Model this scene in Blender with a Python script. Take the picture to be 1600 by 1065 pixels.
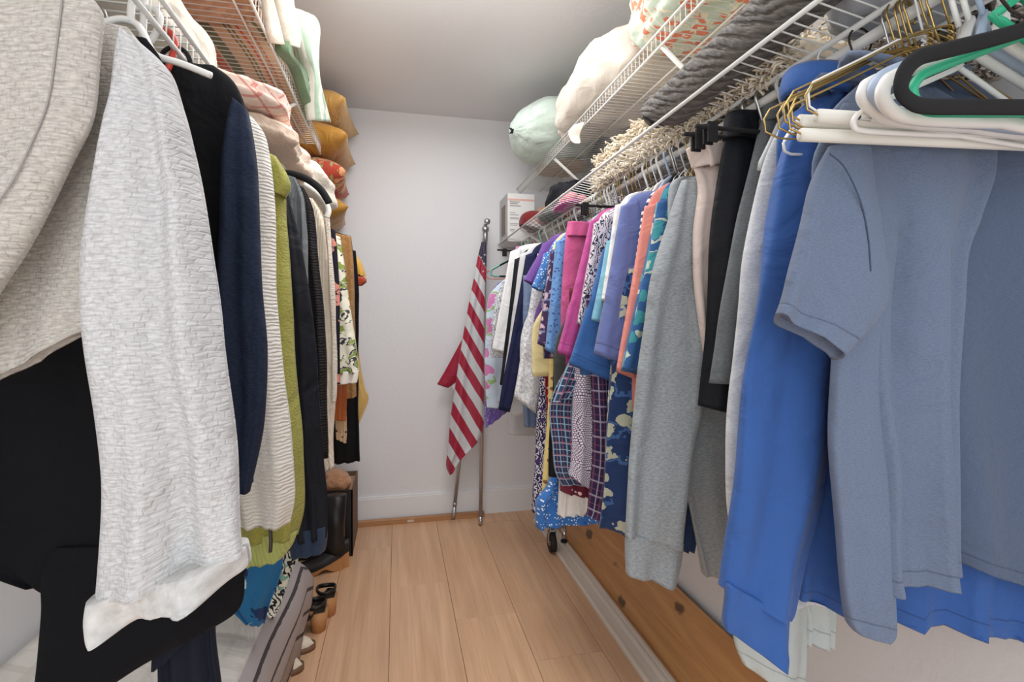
import bpy, math, random
from mathutils import Vector, noise
R=math.radians
for o in list(bpy.data.objects): bpy.data.objects.remove(o)
SC=bpy.context.scene; COL=SC.collection
# ---------------- camera, world, lights, exposure ----------------
CAMH=1.15; TH=math.atan(180/800); S_,C_=math.sin(TH),math.cos(TH)
cam=bpy.data.objects.new('camera',bpy.data.cameras.new('camera')); COL.objects.link(cam)
cam.location=(0,0,CAMH); cam.rotation_euler=(R(90),0,-TH)
cam.data.lens=18; cam.data.sensor_width=36; cam.data.shift_y=-29.5/1600; cam.data.clip_start=.02
SC.camera=cam
w=bpy.data.worlds.new('world'); SC.world=w; w.use_nodes=True
w.node_tree.nodes['Background'].inputs[0].default_value=(.93,.965,1,1)
w.node_tree.nodes['Background'].inputs[1].default_value=1.0
def area(n,loc,rot,sx,sy,e,col):
    l=bpy.data.lights.new(n,'AREA'); l.shape='RECTANGLE'; l.size=sx; l.size_y=sy; l.energy=e; l.color=col
    o=bpy.data.objects.new(n,l); COL.objects.link(o); o.location=loc; o.rotation_euler=rot; return o
area('doorway_fill_light',(-.1,-1.15,1.15),(R(86),0,R(-14)),1.5,2.0,17,(.93,.965,1))  # unseen fill added behind the camera, standing for doorway light and flash
pl_=bpy.data.lights.new('ceiling_lamp_light','POINT'); pl_.energy=7; pl_.color=(1,.985,.96); pl_.shadow_soft_size=.13
area('ceiling_fill_light',(.15,1.5,2.30),(0,0,0),.7,2.0,18,(.98,.985,1))  # unseen panel added under the ceiling, larger than the lamp, to even lighting
po=bpy.data.objects.new('ceiling_lamp_light',pl_); COL.objects.link(po); po.location=(.17,1.5,1.95)
SC.view_settings.view_transform='Standard'; SC.view_settings.look='None'
SC.view_settings.exposure=.0; SC.view_settings.gamma=1; SC.view_settings.use_curve_mapping=False

# ---------------- helpers ----------------
RX=1.01; LX=-.72; BY=3.05; CEIL=2.37
RRX,RRZ=.70,1.581      # right rod
LRX,LRZ=-.42,1.574     # left rod
def lin(c):
    r=[]; g=.3*c[0]+.55*c[1]+.15*c[2]
    for v in c[:3]:
        v=v*.90+g*.10
        v/=255.; v=v/12.92 if v<=.04045 else ((v+.055)/1.055)**2.4
        r.append(min(.90,v*1.08))
    return (*r,1)
def ray(u,v):
    a=(u-800)/800; b=(503-v)/800
    return Vector((S_+a*C_, C_-a*S_, b))
def at(u,v,Y=None,X=None,Z=None,pl=None):     # image point -> real point on a real plane
    d=ray(u,v)
    if pl: p0,n=pl; n=Vector(n); t=(Vector(p0)-Vector((0,0,CAMH))).dot(n)/d.dot(n)
    elif Y is not None: t=Y/d.y
    elif X is not None: t=X/d.x
    else: t=(Z-CAMH)/d.z
    return d*t+Vector((0,0,CAMH))
class NT:
    def __init__(s,name):
        s.m=bpy.data.materials.new(name); s.m.use_nodes=True; s.t=s.m.node_tree; s.N=s.t.nodes; s.b=s.N['Principled BSDF']
    def n(s,ty,ins={},**kw):
        x=s.N.new(ty)
        for k,v in kw.items(): setattr(x,k,v)
        for k,v in ins.items(): s.set(x.inputs[k],v)
        return x
    def set(s,i,v):
        if isinstance(v,bpy.types.NodeSocket): s.t.links.new(v,i)
        else: i.default_value=v
    def math(s,op,a,b=0,c=0): return s.n('ShaderNodeMath',{0:a,1:b,2:c},operation=op).outputs[0]
    def mix(s,f,a,b):
        x=s.n('ShaderNodeMix',data_type='RGBA'); s.set(x.inputs[0],f); s.set(x.inputs[6],a); s.set(x.inputs[7],b); return x.outputs[2]
    def uv(s,sx=1,sy=1,rot=0,obj=False):
        tc=s.n('ShaderNodeTexCoord'); mp=s.n('ShaderNodeMapping',{'Vector':tc.outputs['Object' if obj else 'UV'],'Scale':(sx,sy,sx if obj else 1),'Rotation':(0,0,rot)}); return mp.outputs[0]
    def noise(s,vec,sc,det=3,dist=0): return s.n('ShaderNodeTexNoise',{'Vector':vec,'Scale':sc,'Detail':det,'Distortion':dist}).outputs[0]
    def step(s,v,lo,hi): return s.n('ShaderNodeMapRange',{0:v,1:lo,2:hi,3:0.,4:1.}).outputs[0]
    def bump(s,h,st,d,prev=None):
        x=s.n('ShaderNodeBump',{'Strength':st,'Distance':d,'Height':h})
        if prev: s.set(x.inputs['Normal'],prev)
        return x.outputs[0]
MC={}
def plain(name,col,rough=.5,metal=0,**kw):
    if name in MC: return MC[name]
    q=NT(name); q.b.inputs['Base Color'].default_value=lin(col); q.b.inputs['Roughness'].default_value=rough; q.b.inputs['Metallic'].default_value=metal
    nz=q.noise(q.uv(30,30,obj=True),8); q.set(q.b.inputs['Normal'],q.bump(nz,.05,.002))
    for k,v in kw.items(): q.b.inputs[k].default_value=v
    MC[name]=q.m; return q.m
def cloth(name,col,kind='plain',c2=None,c3=None,sc=1.,rough=.85,hem=0,wr=.7):
    if name in MC: return MC[name]
    q=NT(name); A=lin(col); B=lin(c2 or [x*.8 for x in col]); D=lin(c3) if c3 else B
    uv=q.uv(); base=A; h=None; hs,hd=.3,.001
    sep=q.n('ShaderNodeSeparateXYZ',{0:uv}); ux,uy=sep.outputs[0],sep.outputs[1]
    if kind=='plain':
        base=q.mix(q.step(q.noise(uv,9),.3,.75),A,[*(x*.93 for x in A[:3]),1])
        h=q.noise(q.uv(700,500),1,2); hs,hd=.25,.0006
    elif kind=='heather':
        n1=q.noise(q.uv(240*sc,620*sc),1,3); base=q.mix(q.step(n1,.32,.72),A,B); h=n1; hs,hd=.3,.0006
    elif kind=='waffle':
        dv=q.n('ShaderNodeVectorMath',{0:uv,1:q.n('ShaderNodeVectorMath',{0:q.n('ShaderNodeTexNoise',{'Vector':uv,'Scale':70.,'Detail':3.}).outputs[1],1:(.013,.009,0)},operation='MULTIPLY').outputs[0]},operation='ADD').outputs[0]
        br=q.n('ShaderNodeTexBrick',{'Vector':dv,'Scale':120*sc,'Mortar Size':.16,'Mortar Smooth':1.,'Brick Width':.95,'Row Height':.8,'Color1':(1,1,1,1),'Color2':(.6,.6,.6,1),'Mortar':(0,0,0,1)})
        n1=q.noise(q.uv(110,420),1,3); n2=q.noise(q.uv(25,45),1,2)
        mo=q.math('MULTIPLY',br.outputs['Fac'],q.step(n2,.35,.7))
        f=q.math('MULTIPLY_ADD',q.step(n1,.33,.75),.85,q.math('MULTIPLY',mo,.13))
        base=q.mix(f,A,B); h=q.math('SUBTRACT',q.math('MULTIPLY',n1,.6),br.outputs['Fac']); hs,hd=.42,.0018
    elif kind=='rib':
        wv=q.n('ShaderNodeTexWave',{'Vector':uv,'Scale':38*sc,'Distortion':.4},bands_direction='X'); base=q.mix(q.math('MULTIPLY',wv.outputs[1],.5),A,B); h=wv.outputs[1]; hs,hd=.6,.002
    elif kind=='ribh':
        wv=q.n('ShaderNodeTexWave',{'Vector':uv,'Scale':30*sc,'Distortion':5.,'Detail Scale':1.5},bands_direction='Y'); base=q.mix(q.math('MULTIPLY',wv.outputs[1],.35),A,B); h=wv.outputs[1]; hs,hd=.6,.003
    elif kind=='cable':
        v=q.n('ShaderNodeTexVoronoi',{'Vector':q.uv(70*sc,120*sc),'Scale':1.}); wv=q.n('ShaderNodeTexWave',{'Vector':uv,'Scale':20*sc,'Distortion':6.,'Detail':3.},bands_direction='DIAGONAL')
        h=q.math('ADD',v.outputs[0],wv.outputs[1]); base=q.mix(q.step(h,.3,1.4),A,B); hs,hd=.9,.006
    elif kind=='fleece':
        n1=q.noise(uv,260*sc,4); base=q.mix(q.step(n1,.3,.7),A,B); h=n1; hs,hd=.8,.003
    elif kind in('strh','strv'):
        f=q.math('FRACT',q.math('MULTIPLY',uy if kind=='strh' else ux,sc)); base=q.mix(q.math('GREATER_THAN',f,.5),A,B)
    elif kind=='quilt':   # wide woven bands across (along UV x)
        f=q.math('FRACT',q.math('ADD',q.math('MULTIPLY_ADD',uy,sc,.5),q.math('MULTIPLY',q.math('SUBTRACT',q.noise(uv,6,2),.5),.05))); nz=q.noise(q.uv(60,300),1,3)
        cr=q.n('ShaderNodeValToRGB',{0:f}); e=cr.color_ramp; e.interpolation='CONSTANT'; e.elements[0].color=A
        for p,c in((.20,D),(.335,A),(.35,B),(.43,A),(.53,B),(.545,A),(.56,B),(.575,A),(.61,D),(.63,A),(.68,D),(.695,A),(.76,B),(.80,A)): k=e.elements.new(p); k.color=c
        e.elements[-1].color=A; base=q.mix(q.math('MULTIPLY',nz,.3),cr.outputs[0],A); h=nz; hs,hd=.5,.003
    elif kind=='plaid':
        base=A
        for ax,fr,th,cc in((ux,1,.16,B),(uy,1,.16,B),(ux,1.,.1,D),(uy,.5,.1,D)):
            f=q.math('FRACT',q.math('ADD',q.math('MULTIPLY',ax,sc*fr),.45 if cc is D else 0)); base=q.mix(q.math('MULTIPLY',q.math('LESS_THAN',f,th),.7),base,cc)
    elif kind=='dots':
        v=q.n('ShaderNodeTexVoronoi',{'Vector':uv,'Scale':sc,'Randomness':.75}); base=q.mix(q.math('LESS_THAN',v.outputs[0],.32),A,B)
    elif kind=='grid':
        br=q.n('ShaderNodeTexBrick',{'Vector':q.n('ShaderNodeVectorMath',{0:uv,1:q.n('ShaderNodeVectorMath',{0:q.n('ShaderNodeTexNoise',{'Vector':uv,'Scale':12.}).outputs[1],1:(.05,.05,0)},operation='MULTIPLY').outputs[0]},operation='ADD').outputs[0],'Scale':sc,'Mortar Size':.1,'Brick Width':.7,'Row Height':.7,'Mortar Smooth':.1}); base=q.mix(br.outputs['Fac'],A,B)
    elif kind=='print':   # flowers / leaves on a ground
        v=q.n('ShaderNodeTexVoronoi',{'Vector':q.n('ShaderNodeVectorMath',{0:uv,1:q.n('ShaderNodeVectorMath',{0:q.n('ShaderNodeTexNoise',{'Vector':uv,'Scale':sc*1.5,'Detail':3.}).outputs[1],1:(1.2/sc,1.2/sc,0)},operation='MULTIPLY').outputs[0]},operation='ADD').outputs[0],'Scale':sc})
        ring=q.math('SINE',q.math('MULTIPLY',v.outputs[0],14)); hu=q.n('ShaderNodeSeparateColor',{0:v.outputs[1]})
        f1=q.math('MULTIPLY',q.math('LESS_THAN',v.outputs[0],.45),q.math('GREATER_THAN',hu.outputs[0],.35))
        base=q.mix(f1,A,B); f2=q.math('MULTIPLY',q.math('GREATER_THAN',ring,.55),q.math('GREATER_THAN',hu.outputs[1],.4)); base=q.mix(f2,base,D)
    elif kind=='swirl':
        wv=q.n('ShaderNodeTexWave',{'Vector':uv,'Scale':sc,'Distortion':14.,'Detail':2.,'Detail Scale':1.5}); base=q.mix(q.math('GREATER_THAN',wv.outputs[1],.62),A,B)
        n2=q.noise(uv,sc*1.2); base=q.mix(q.step(n2,.58,.6),base,D)
    elif kind=='lace':
        v=q.n('ShaderNodeTexVoronoi',{'Vector':q.n('ShaderNodeVectorMath',{0:uv,1:q.n('ShaderNodeVectorMath',{0:q.n('ShaderNodeTexNoise',{'Vector':uv,'Scale':40.}).outputs[1],1:(.05,.05,0)},operation='MULTIPLY').outputs[0]},operation='ADD').outputs[0],'Scale':sc},feature='DISTANCE_TO_EDGE')
        f=q.step(v.outputs[0],.1,.16); base=q.mix(f,A,B); h=f; hs,hd=.6,-.002
    if hem:   # stitched hem: two thread lines above the edge
        s1=q.math('LESS_THAN',q.math('ABSOLUTE',q.math('SUBTRACT',uy,hem)),.0012)
        base=q.mix(q.math('MULTIPLY',s1,.45),base,(A[0]*.25,A[1]*.25,A[2]*.3,1))
    q.set(q.b.inputs['Base Color'],base); q.b.inputs['Roughness'].default_value=rough; q.b.inputs['Specular IOR Level'].default_value=.25
    q.b.inputs['Sheen Weight'].default_value=.12 if sum(col)>160 else 0; q.b.inputs['Sheen Roughness'].default_value=.6
    nb=q.bump(q.noise(q.uv(7,4,obj=True),1.6,4,.6),wr,.02)
    if hem:
        s2=q.math('ABSOLUTE',q.math('SUBTRACT',uy,hem)); nb=q.bump(q.step(s2,0,.004),.5,.0015,nb)
    if h is not None: nb=q.bump(h,hs,hd,nb)
    q.set(q.b.inputs['Normal'],nb); MC[name]=q.m; return q.m
class MB:
    def __init__(s): s.v=[]; s.f=[]; s.uv=[]
    def add(s,p,uv=(0,0)): s.v.append(Vector(p)); s.uv.append(uv); return len(s.v)-1
    def box(s,a,b):
        x0,y0,z0=a; x1,y1,z1=b; k=len(s.v)
        for x,y,z in((x0,y0,z0),(x1,y0,z0),(x1,y1,z0),(x0,y1,z0),(x0,y0,z1),(x1,y0,z1),(x1,y1,z1),(x0,y1,z1)): s.add((x,y,z),(x+y,z+y))
        for f in((0,3,2,1),(4,5,6,7),(0,1,5,4),(1,2,6,5),(2,3,7,6),(3,0,4,7)): s.f.append([k+i for i in f])
        return s
    def tube(s,pts,r,n=8,closed=False,rs=None,flat=1.):
        pts=[Vector(p) for p in pts]; m=len(pts); k=len(s.v); pn=None; L=0
        for i,p in enumerate(pts):
            a=pts[(i-1)%m] if (i or closed) else p; b=pts[(i+1)%m] if (i<m-1 or closed) else p
            t=(b-a).normalized()
            if pn is None: ref=Vector((0,1,0)) if abs(t.y)<.9 else Vector((0,0,1)); pn=(ref-t*ref.dot(t)).normalized()
            else: pn=(pn-t*pn.dot(t)).normalized()
            bn=t.cross(pn); rr=(rs[i] if rs else r)
            if i: L+=(p-pts[i-1]).length
            for j in range(n):
                an=2*math.pi*j/n; s.add(p+pn*math.cos(an)*rr*flat+bn*math.sin(an)*rr,(j/n*6.28*rr,L))
        for i in range(m if closed else m-1):
            for j in range(n): a=k+i*n; b=k+((i+1)%m)*n; s.f.append([a+j,a+(j+1)%n,b+(j+1)%n,b+j])
        if not closed: s.f.append([k+j for j in range(n)][::-1]); s.f.append([k+(m-1)*n+j for j in range(n)])
        return s
    def build(s,name,mat,parent=None,smooth=True,loc=None):
        me=bpy.data.meshes.new(name); off=Vector(loc) if loc is not None else (Vector(parent['_o']) if parent is not None and '_o' in parent else Vector((0,0,0)))
        me.from_pydata([p-off for p in s.v],[],s.f); uvl=me.uv_layers.new()
        for l in me.loops: uvl.data[l.index].uv=s.uv[l.vertex_index]
        if smooth: me.shade_smooth()
        me.materials.append(mat); o=bpy.data.objects.new(name,me); COL.objects.link(o)
        if parent is not None: o.parent=parent; o['_o']=off
        elif loc is not None: o.location=loc
        o['_o']=off
        import bmesh
        bm=bmesh.new(); bm.from_mesh(me); bmesh.ops.recalc_face_normals(bm,faces=bm.faces); bm.to_mesh(me); bm.free()
        return o
def tag(o,label,cat,group=None,kind=None):
    o['label']=label; o['category']=cat
    if group: o['group']=group
    if kind: o['kind']=kind
    return o
def thing(name,label,cat,loc,group=None):
    o=bpy.data.objects.new(name,None); COL.objects.link(o); o.location=loc; o.empty_display_size=.05; o['_o']=Vector(loc); return tag(o,label,cat,group)
def struct(o): o['kind']='structure'; return o
def crom(P,t):
    n=len(P)-1; x=min(max(t*n,0),n-1e-6); i=int(x); f=x-i
    p0=P[max(i-1,0)];p1=P[i];p2=P[i+1];p3=P[min(i+2,n)]
    return [.5*((2*b)+(-a+c)*f+(2*a-5*b+4*c-d)*f*f+(-a+3*b-3*c+d)*f**3) for a,b,c,d in zip(p0,p1,p2,p3)]
def loft(name,rows,mat,parent,Y=None,pl=None,t=.018,fold=.010,nf=3.,seed=0,nr=36,ns=20,dy=0.,world=False,t0=.4,openb=True,planar=False,sag=0.):
    """cloth tube between a left and a right edge: rows from top to bottom; real thickness, folds deeper downwards"""
    rnd=random.Random(seed*7+len(rows)); ph=[rnd.uniform(0,6.28) for _ in range(6)]
    PR=[]
    for r in rows:
        if world: a,b=Vector(r[0]),Vector(r[1])
        else: a,b=at(r[0],r[1],Y=Y,pl=pl),at(r[2],r[3],Y=Y,pl=pl)
        PR.append((*a,*b))
    nrm=Vector(pl[1]).normalized() if pl else Vector((0,1,0))
    if nrm.y<0: nrm=-nrm
    m=MB(); NS=ns*2; lens=[0]; rings=[]
    prev=None
    for i in range(nr+1):
        q=crom(PR,i/nr); a=Vector(q[:3]); b=Vector(q[3:])
        mid=(a+b)/2
        if prev is not None: lens.append(lens[-1]+(mid-prev).length)
        prev=mid; rings.append((a,b))
    T=lens[-1]
    def ring(a,b,g,d,dz=0,sh=1.):
        wd=(b-a).length; tt=t*(t0+(1-t0)*min(1,g*4)); k=len(m.v)
        for j in range(NS):
            an=2*math.pi*j/NS; c=math.cos(an); s=math.sin(an)
            sx=math.copysign(abs(c)**.75,c); ff=.5-.5*sx*sh
            p=a.lerp(b,ff)
            zz=d*9
            fo=(math.sin(ff*nf*6.28+ph[0]+.5*math.sin(zz*.7+ph[1]))+.5*math.sin(ff*nf*12.1+ph[2]+.3*zz)+.35*math.sin(ff*3+zz*.9+ph[3]))*fold*(.25+.75*g)*min(1,wd/.08)
            nz=noise.noise(Vector((p.x*14+seed*3,p.z*5,seed*1.7+(0 if s>0 else 5))))*fold*.9
            off=math.copysign(abs(s)**.8,s)*tt*sh
            q=p+nrm*(dy+off+fo+nz)
            q.x+=noise.noise(Vector((p.z*7,seed,ff)))*fold*.35
            q.z+=dz-sag*(1-(2*ff-1)**2)*(g**3)
            q.x=min(max(q.x,LX+.014),RX-.014)
            uu=ff*wd if s<0 else -ff*wd-.1
            m.add(q,((q.x,q.z) if planar else (uu,T-d)))
        return k
    ks=[]
    a,b=rings[0]; ks.append(ring(a,b,0,0,-.001,.5))
    for i,(a,b) in enumerate(rings): ks.append(ring(a,b,i/nr,lens[i]))
    if openb:
        a,b=rings[-1]; ks.append(ring(a,b,1,T,.002,.90)); q=crom(PR,1-min(.25,.03/T)); ks.append(ring(Vector(q[:3]),Vector(q[3:]),1-min(.25,.03/T),T-min(T*.25,.03),0,.72))
    for x,y in zip(ks,ks[1:]):
        for j in range(NS): m.f.append([x+j,x+(j+1)%NS,y+(j+1)%NS,y+j])
    m.f.append([ks[0]+j for j in range(NS)]); m.f.append([ks[-1]+j for j in range(NS)][::-1])
    return m.build(name,mat,parent)
def blob(name,c,h,mat,parent=None,e=.5,amp=.01,fr=8,seed=0,n=40,k=24,rz=0,lay=0,tilt=0,planar=True):
    """soft rounded block: centre, half sizes, e<1 boxy; lay = number of folded layers seen on the sides"""
    m=MB(); c=Vector(c); P=lambda x:math.copysign(abs(x)**e,x)
    for i in range(k+1):
        la=-math.pi/2+math.pi*i/k
        for j in range(n):
            lo=2*math.pi*j/n; x=P(math.cos(la))*P(math.cos(lo)); y=P(math.cos(la))*P(math.sin(lo)); z=P(math.sin(la))
            g=1.
            if lay: g=1-.05*abs(math.cos(z*lay*math.pi/2))**8*(1 if abs(z)<.97 else 0)
            v=Vector((x*h[0]*g,y*h[1]*g,z*h[2]))
            d=noise.noise(v*fr+Vector((seed,seed*2,0)))*amp+noise.noise(v*fr*2.7+Vector((seed,0,3)))*amp*.5
            v+=v.normalized()*d
            v=Vector((v.x*math.cos(rz)-v.y*math.sin(rz),v.x*math.sin(rz)+v.y*math.cos(rz),v.z+v.x*tilt))
            m.add(v+c,(v.y,v.x+v.z))
    for i in range(k):
        for j in range(n): m.f.append([i*n+j,i*n+(j+1)%n,(i+1)*n+(j+1)%n,(i+1)*n+j])
    return m.build(name,mat,parent,loc=None if parent is not None else c)
def pillow(name,c,hx,hy,hz,mat,seed=0,rz=0,drop=0):
    m=MB(); n=28; c=Vector(c)
    idx={}
    for s in(1,-1):
        for i in range(n+1):
            for j in range(n+1):
                x=-1+2*i/n; y=-1+2*j/n; ed=(i in(0,n)) or (j in(0,n))
                if ed and s<0: idx[s,i,j]=idx[1,i,j]; continue
                q=((1-abs(x)**3)*(1-abs(y)**3))**.5 if not ed else 0
                sx=x*(1-.05*(1-abs(y)**2)*abs(x)**3); sy=y*(1-.05*(1-abs(x)**2)*abs(y)**3)
                d=noise.noise(Vector((x*2.5,y*2.5,seed+s)))*.12
                cz=.08*noise.noise(Vector((x*5,y*5,seed*3)))*q
                X,Y=sx*hx,sy*hy; v=Vector((X*math.cos(rz)-Y*math.sin(rz),X*math.sin(rz)+Y*math.cos(rz),s*hz*(q*(1+d)+cz)-drop*max(0,x*(1 if drop>0 else 0))**2))
                idx[s,i,j]=m.add(v+c,(v.y,v.x))
    for s in(1,-1):
        for i in range(n):
            for j in range(n):
                f=[idx[s,i,j],idx[s,i+1,j],idx[s,i+1,j+1],idx[s,i,j+1]]; m.f.append(f if s>0 else f[::-1])
    return m.build(name,mat,None,loc=c)

# ---------------- setting ----------------
def wallmat():
    q=NT('white_wall_paint'); q.b.inputs['Base Color'].default_value=lin((222,222,224)); q.b.inputs['Roughness'].default_value=.75
    q.set(q.b.inputs['Normal'],q.bump(q.noise(q.uv(1,1,obj=True),55,4,.3),.22,.004)); return q.m
WALL=wallmat()
def oak(name,c1,c2,sc=1,knots=0,axis='Y'):
    q=NT(name); tc=q.n('ShaderNodeTexCoord'); oi=q.n('ShaderNodeObjectInfo')
    off=q.n('ShaderNodeVectorMath',{0:tc.outputs['Object'],1:q.n('ShaderNodeCombineXYZ',{0:q.math('MULTIPLY',oi.outputs['Random'],7),1:q.math('MULTIPLY',oi.outputs['Random'],13)}).outputs[0]},operation='ADD').outputs[0]
    s=(1,.09,1) if axis=='Y' else (.09,1,1)
    mp=q.n('ShaderNodeMapping',{'Vector':off,'Scale':s}).outputs[0]
    n1=q.noise(mp,11*sc,5,1.2); n2=q.noise(q.n('ShaderNodeMapping',{'Vector':off,'Scale':(1,.03,1) if axis=='Y' else (.03,1,1)}).outputs[0],110*sc,3)
    ct=q.n('ShaderNodeTexWave',{'Vector':mp,'Scale':4.5*sc,'Distortion':9.,'Detail':2.,'Detail Scale':1.2}).outputs[1]
    base=q.mix(q.step(n1,.3,.75),lin(c1),lin(c2)); base=q.mix(q.math('MULTIPLY',q.step(n2,.45,.75),.35),base,lin([x*.82 for x in c2])); base=q.mix(q.math('MULTIPLY',ct,.22),base,lin([x*.85 for x in c2]))
    kn=q.n('ShaderNodeTexVoronoi',{'Vector':q.n('ShaderNodeMapping',{'Vector':off,'Scale':(1,.45,1)}).outputs[0],'Scale':1.7 if not knots else 8.})
    lim=.02 if not knots else knots
    kd=q.math('ADD',kn.outputs[0],q.math('MULTIPLY',q.math('SUBTRACT',q.noise(off,40,2),.5),lim*.8)); kf=q.math('SUBTRACT',1.,q.step(kd,lim*(.4 if not knots else .75),lim*(1.6 if not knots else 1.1))); base=q.mix(q.math('MULTIPLY',kf,.6 if not knots else .9),base,lin([x*.45 for x in c2]))
    rv=q.math('MULTIPLY_ADD',oi.outputs['Random'],.12,.94); base=q.n('ShaderNodeVectorMath',{0:base,1:q.n('ShaderNodeCombineXYZ',{0:rv,1:rv,2:rv}).outputs[0]},operation='MULTIPLY').outputs[0]
    q.set(q.b.inputs['Base Color'],base); q.b.inputs['Roughness'].default_value=.42; q.set(q.b.inputs['Normal'],q.bump(n2,.12,.001)); return q.m
Y0=-.55
struct(MB().box((RX,Y0,0),(RX+.1,BY+.1,CEIL)).build('wall_right',WALL,smooth=False))
struct(MB().box((LX-.1,Y0,0),(LX,BY+.1,CEIL)).build('wall_left',WALL,smooth=False))
struct(MB().box((LX,BY,0),(RX,BY+.1,CEIL)).build('wall_back',WALL,smooth=False))
struct(MB().box((LX-.1,Y0,CEIL),(RX+.1,BY+.1,CEIL+.1)).build('ceiling',WALL,smooth=False))
trimm=plain('white_trim_paint',(226,226,227),.45)
bb=MB(); bb.box((LX,BY-.014,0),(RX,BY,.135)); bb.box((LX,BY-.010,.135),(RX,BY,.146)); struct(bb.build('baseboard_back',trimm,smooth=False))
struct(MB().box((LX,Y0,0),(LX+.014,BY-.014,.14)).build('baseboard_left',trimm,smooth=False))
struct(MB().box((RX-.012,Y0,0),(RX,BY-.014,.12)).build('baseboard_right',trimm,smooth=False))
fl=struct(MB().box((LX-.1,Y0-1.2,-.06),(RX+.1,BY+.1,-.012)).build('floor',plain('dark_subfloor',(70,52,38),.9),smooth=False)); fl['_o']=Vector((0,0,0))
OAK=oak('oak_plank',(226,180,140),(206,158,118))
seams=[-.735,-.4975,-.256,-.026,.221,.46,.703,.945,1.11]; jo=[.3,1.5,2.70,2.28,1.98,2.90,2.58,1.2]
for i,(a,b) in enumerate(zip(seams,seams[1:])):
    j=jo[i]-1.22*4
    while j<BY:
        y0=max(j,Y0-1.1); y1=min(j+1.22,BY)
        if y1>y0:
            g=.0007; m=MB(); m.box((a+g,y0+g,-.012),(b-g,y1-g,-.0008)); k=len(m.v)
            # bevelled top edge
            x0,x1=a+g,b-g; Y_0,Y_1=y0+g,y1-g; e=.0012
            for vv in m.v[4:8]:
                pass
            for (x,y,z) in((x0,Y_0,-.0008),(x1,Y_0,-.0008),(x1,Y_1,-.0008),(x0,Y_1,-.0008),(x0+e,Y_0+e,0),(x1-e,Y_0+e,0),(x1-e,Y_1-e,0),(x0+e,Y_1-e,0)): m.add((x,y,z))
            for f in((4,5,6,7),(0,1,5,4),(1,2,6,5),(2,3,7,6),(3,0,4,7)): m.f.append([k+q_ for q_ in f])
            m.f.remove([4,5,6,7])
            m.build('plank',OAK,fl,smooth=False)
        j+=1.22
# wood strip lying along the back baseboard
m=MB(); m.box((-.25,2.985,0),(.505,3.02,.026)); o=m.build('wood_strip',oak('honey_strip',(196,140,88),(168,112,66),1,axis='X'),smooth=False); tag(o,'honey brown wooden strip lying on the floor along the back baseboard','wood strip')
st=MB().box((.06,2.9835,.007),(.095,2.985,.020)).build('sticker',plain('sticker_paper',(205,190,170),.6),o,smooth=False); st['label']='small pale sticker on the strip'
# moulding strip on floor + pine board leaning on the right wall
pts=[(0,0),(0,.010),(.006,.014),(.014,.014),(.018,.010),(.050,.010),(.055,.016),(.062,.018),(.066,.013),(.072,.013),(.076,.018),(.086,.018),(.090,.012),(.090,0)]
m=MB()
for y in(.2,2.86):
    for x,z in pts: m.add((.770+x,y,z+.0005),(x,y))
n=len(pts)
for j in range(n): m.f.append([j,(j+1)%n,n+(j+1)%n,n+j])
m.f.append(list(range(n))); m.f.append(list(range(n,2*n))[::-1])
tag(m.build('moulding_strip',plain('washed_grey_moulding',(222,208,192),.55),smooth=False),'long pale greige moulding strip lying on the floor beside the pine board','moulding')
pine=oak('knotty_pine',(218,158,94),(190,128,70),1.3,.17)
m=MB(); x0,z0,x1,z1=.876,.001,.985,.195; d=Vector((z1-z0,0,-(x1-x0))).normalized()*.018
for y in(.2,2.78):
    for x,z in((x0,z0),(x1,z1),(x1+d.x*.2,z1+d.z*.2+.002),(x0+d.x,z0)): m.add((x,y,max(z,.0005)),(x,y))
for j in range(4): m.f.append([j,(j+1)%4,4+(j+1)%4,4+j])
m.f+=[[3,2,1,0],[4,5,6,7]]
tag(m.build('pine_board',pine,smooth=False),'wide knotty pine board leaning against the bottom of the right wall','board')
# ceiling lamp
t=thing('ceiling_lamp','round white flush ceiling lamp, glowing, above the middle of the closet','lamp',(.17,1.45,CEIL))
m=MB()
for i in range(9):
    a=i/8*math.pi/2
    for j in range(32): q=2*math.pi*j/32; m.add((.17+.15*math.cos(a)*math.cos(q),1.45+.15*math.cos(a)*math.sin(q),CEIL-.022-.055*math.sin(a)))
for i in range(8):
    for j in range(32): m.f.append([i*32+j,i*32+(j+1)%32,(i+1)*32+(j+1)%32,(i+1)*32+j])
em=NT('lamp_diffuser'); em.b.inputs['Emission Color'].default_value=(1,.97,.92,1); em.b.inputs['Emission Strength'].default_value=2.2
m.build('diffuser',em.m,t)
MB().tube([(.17,1.45,CEIL),(.17,1.45,CEIL-.022)],.165,32).build('base',plain('lamp_base',(230,230,230),.4),t)

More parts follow.
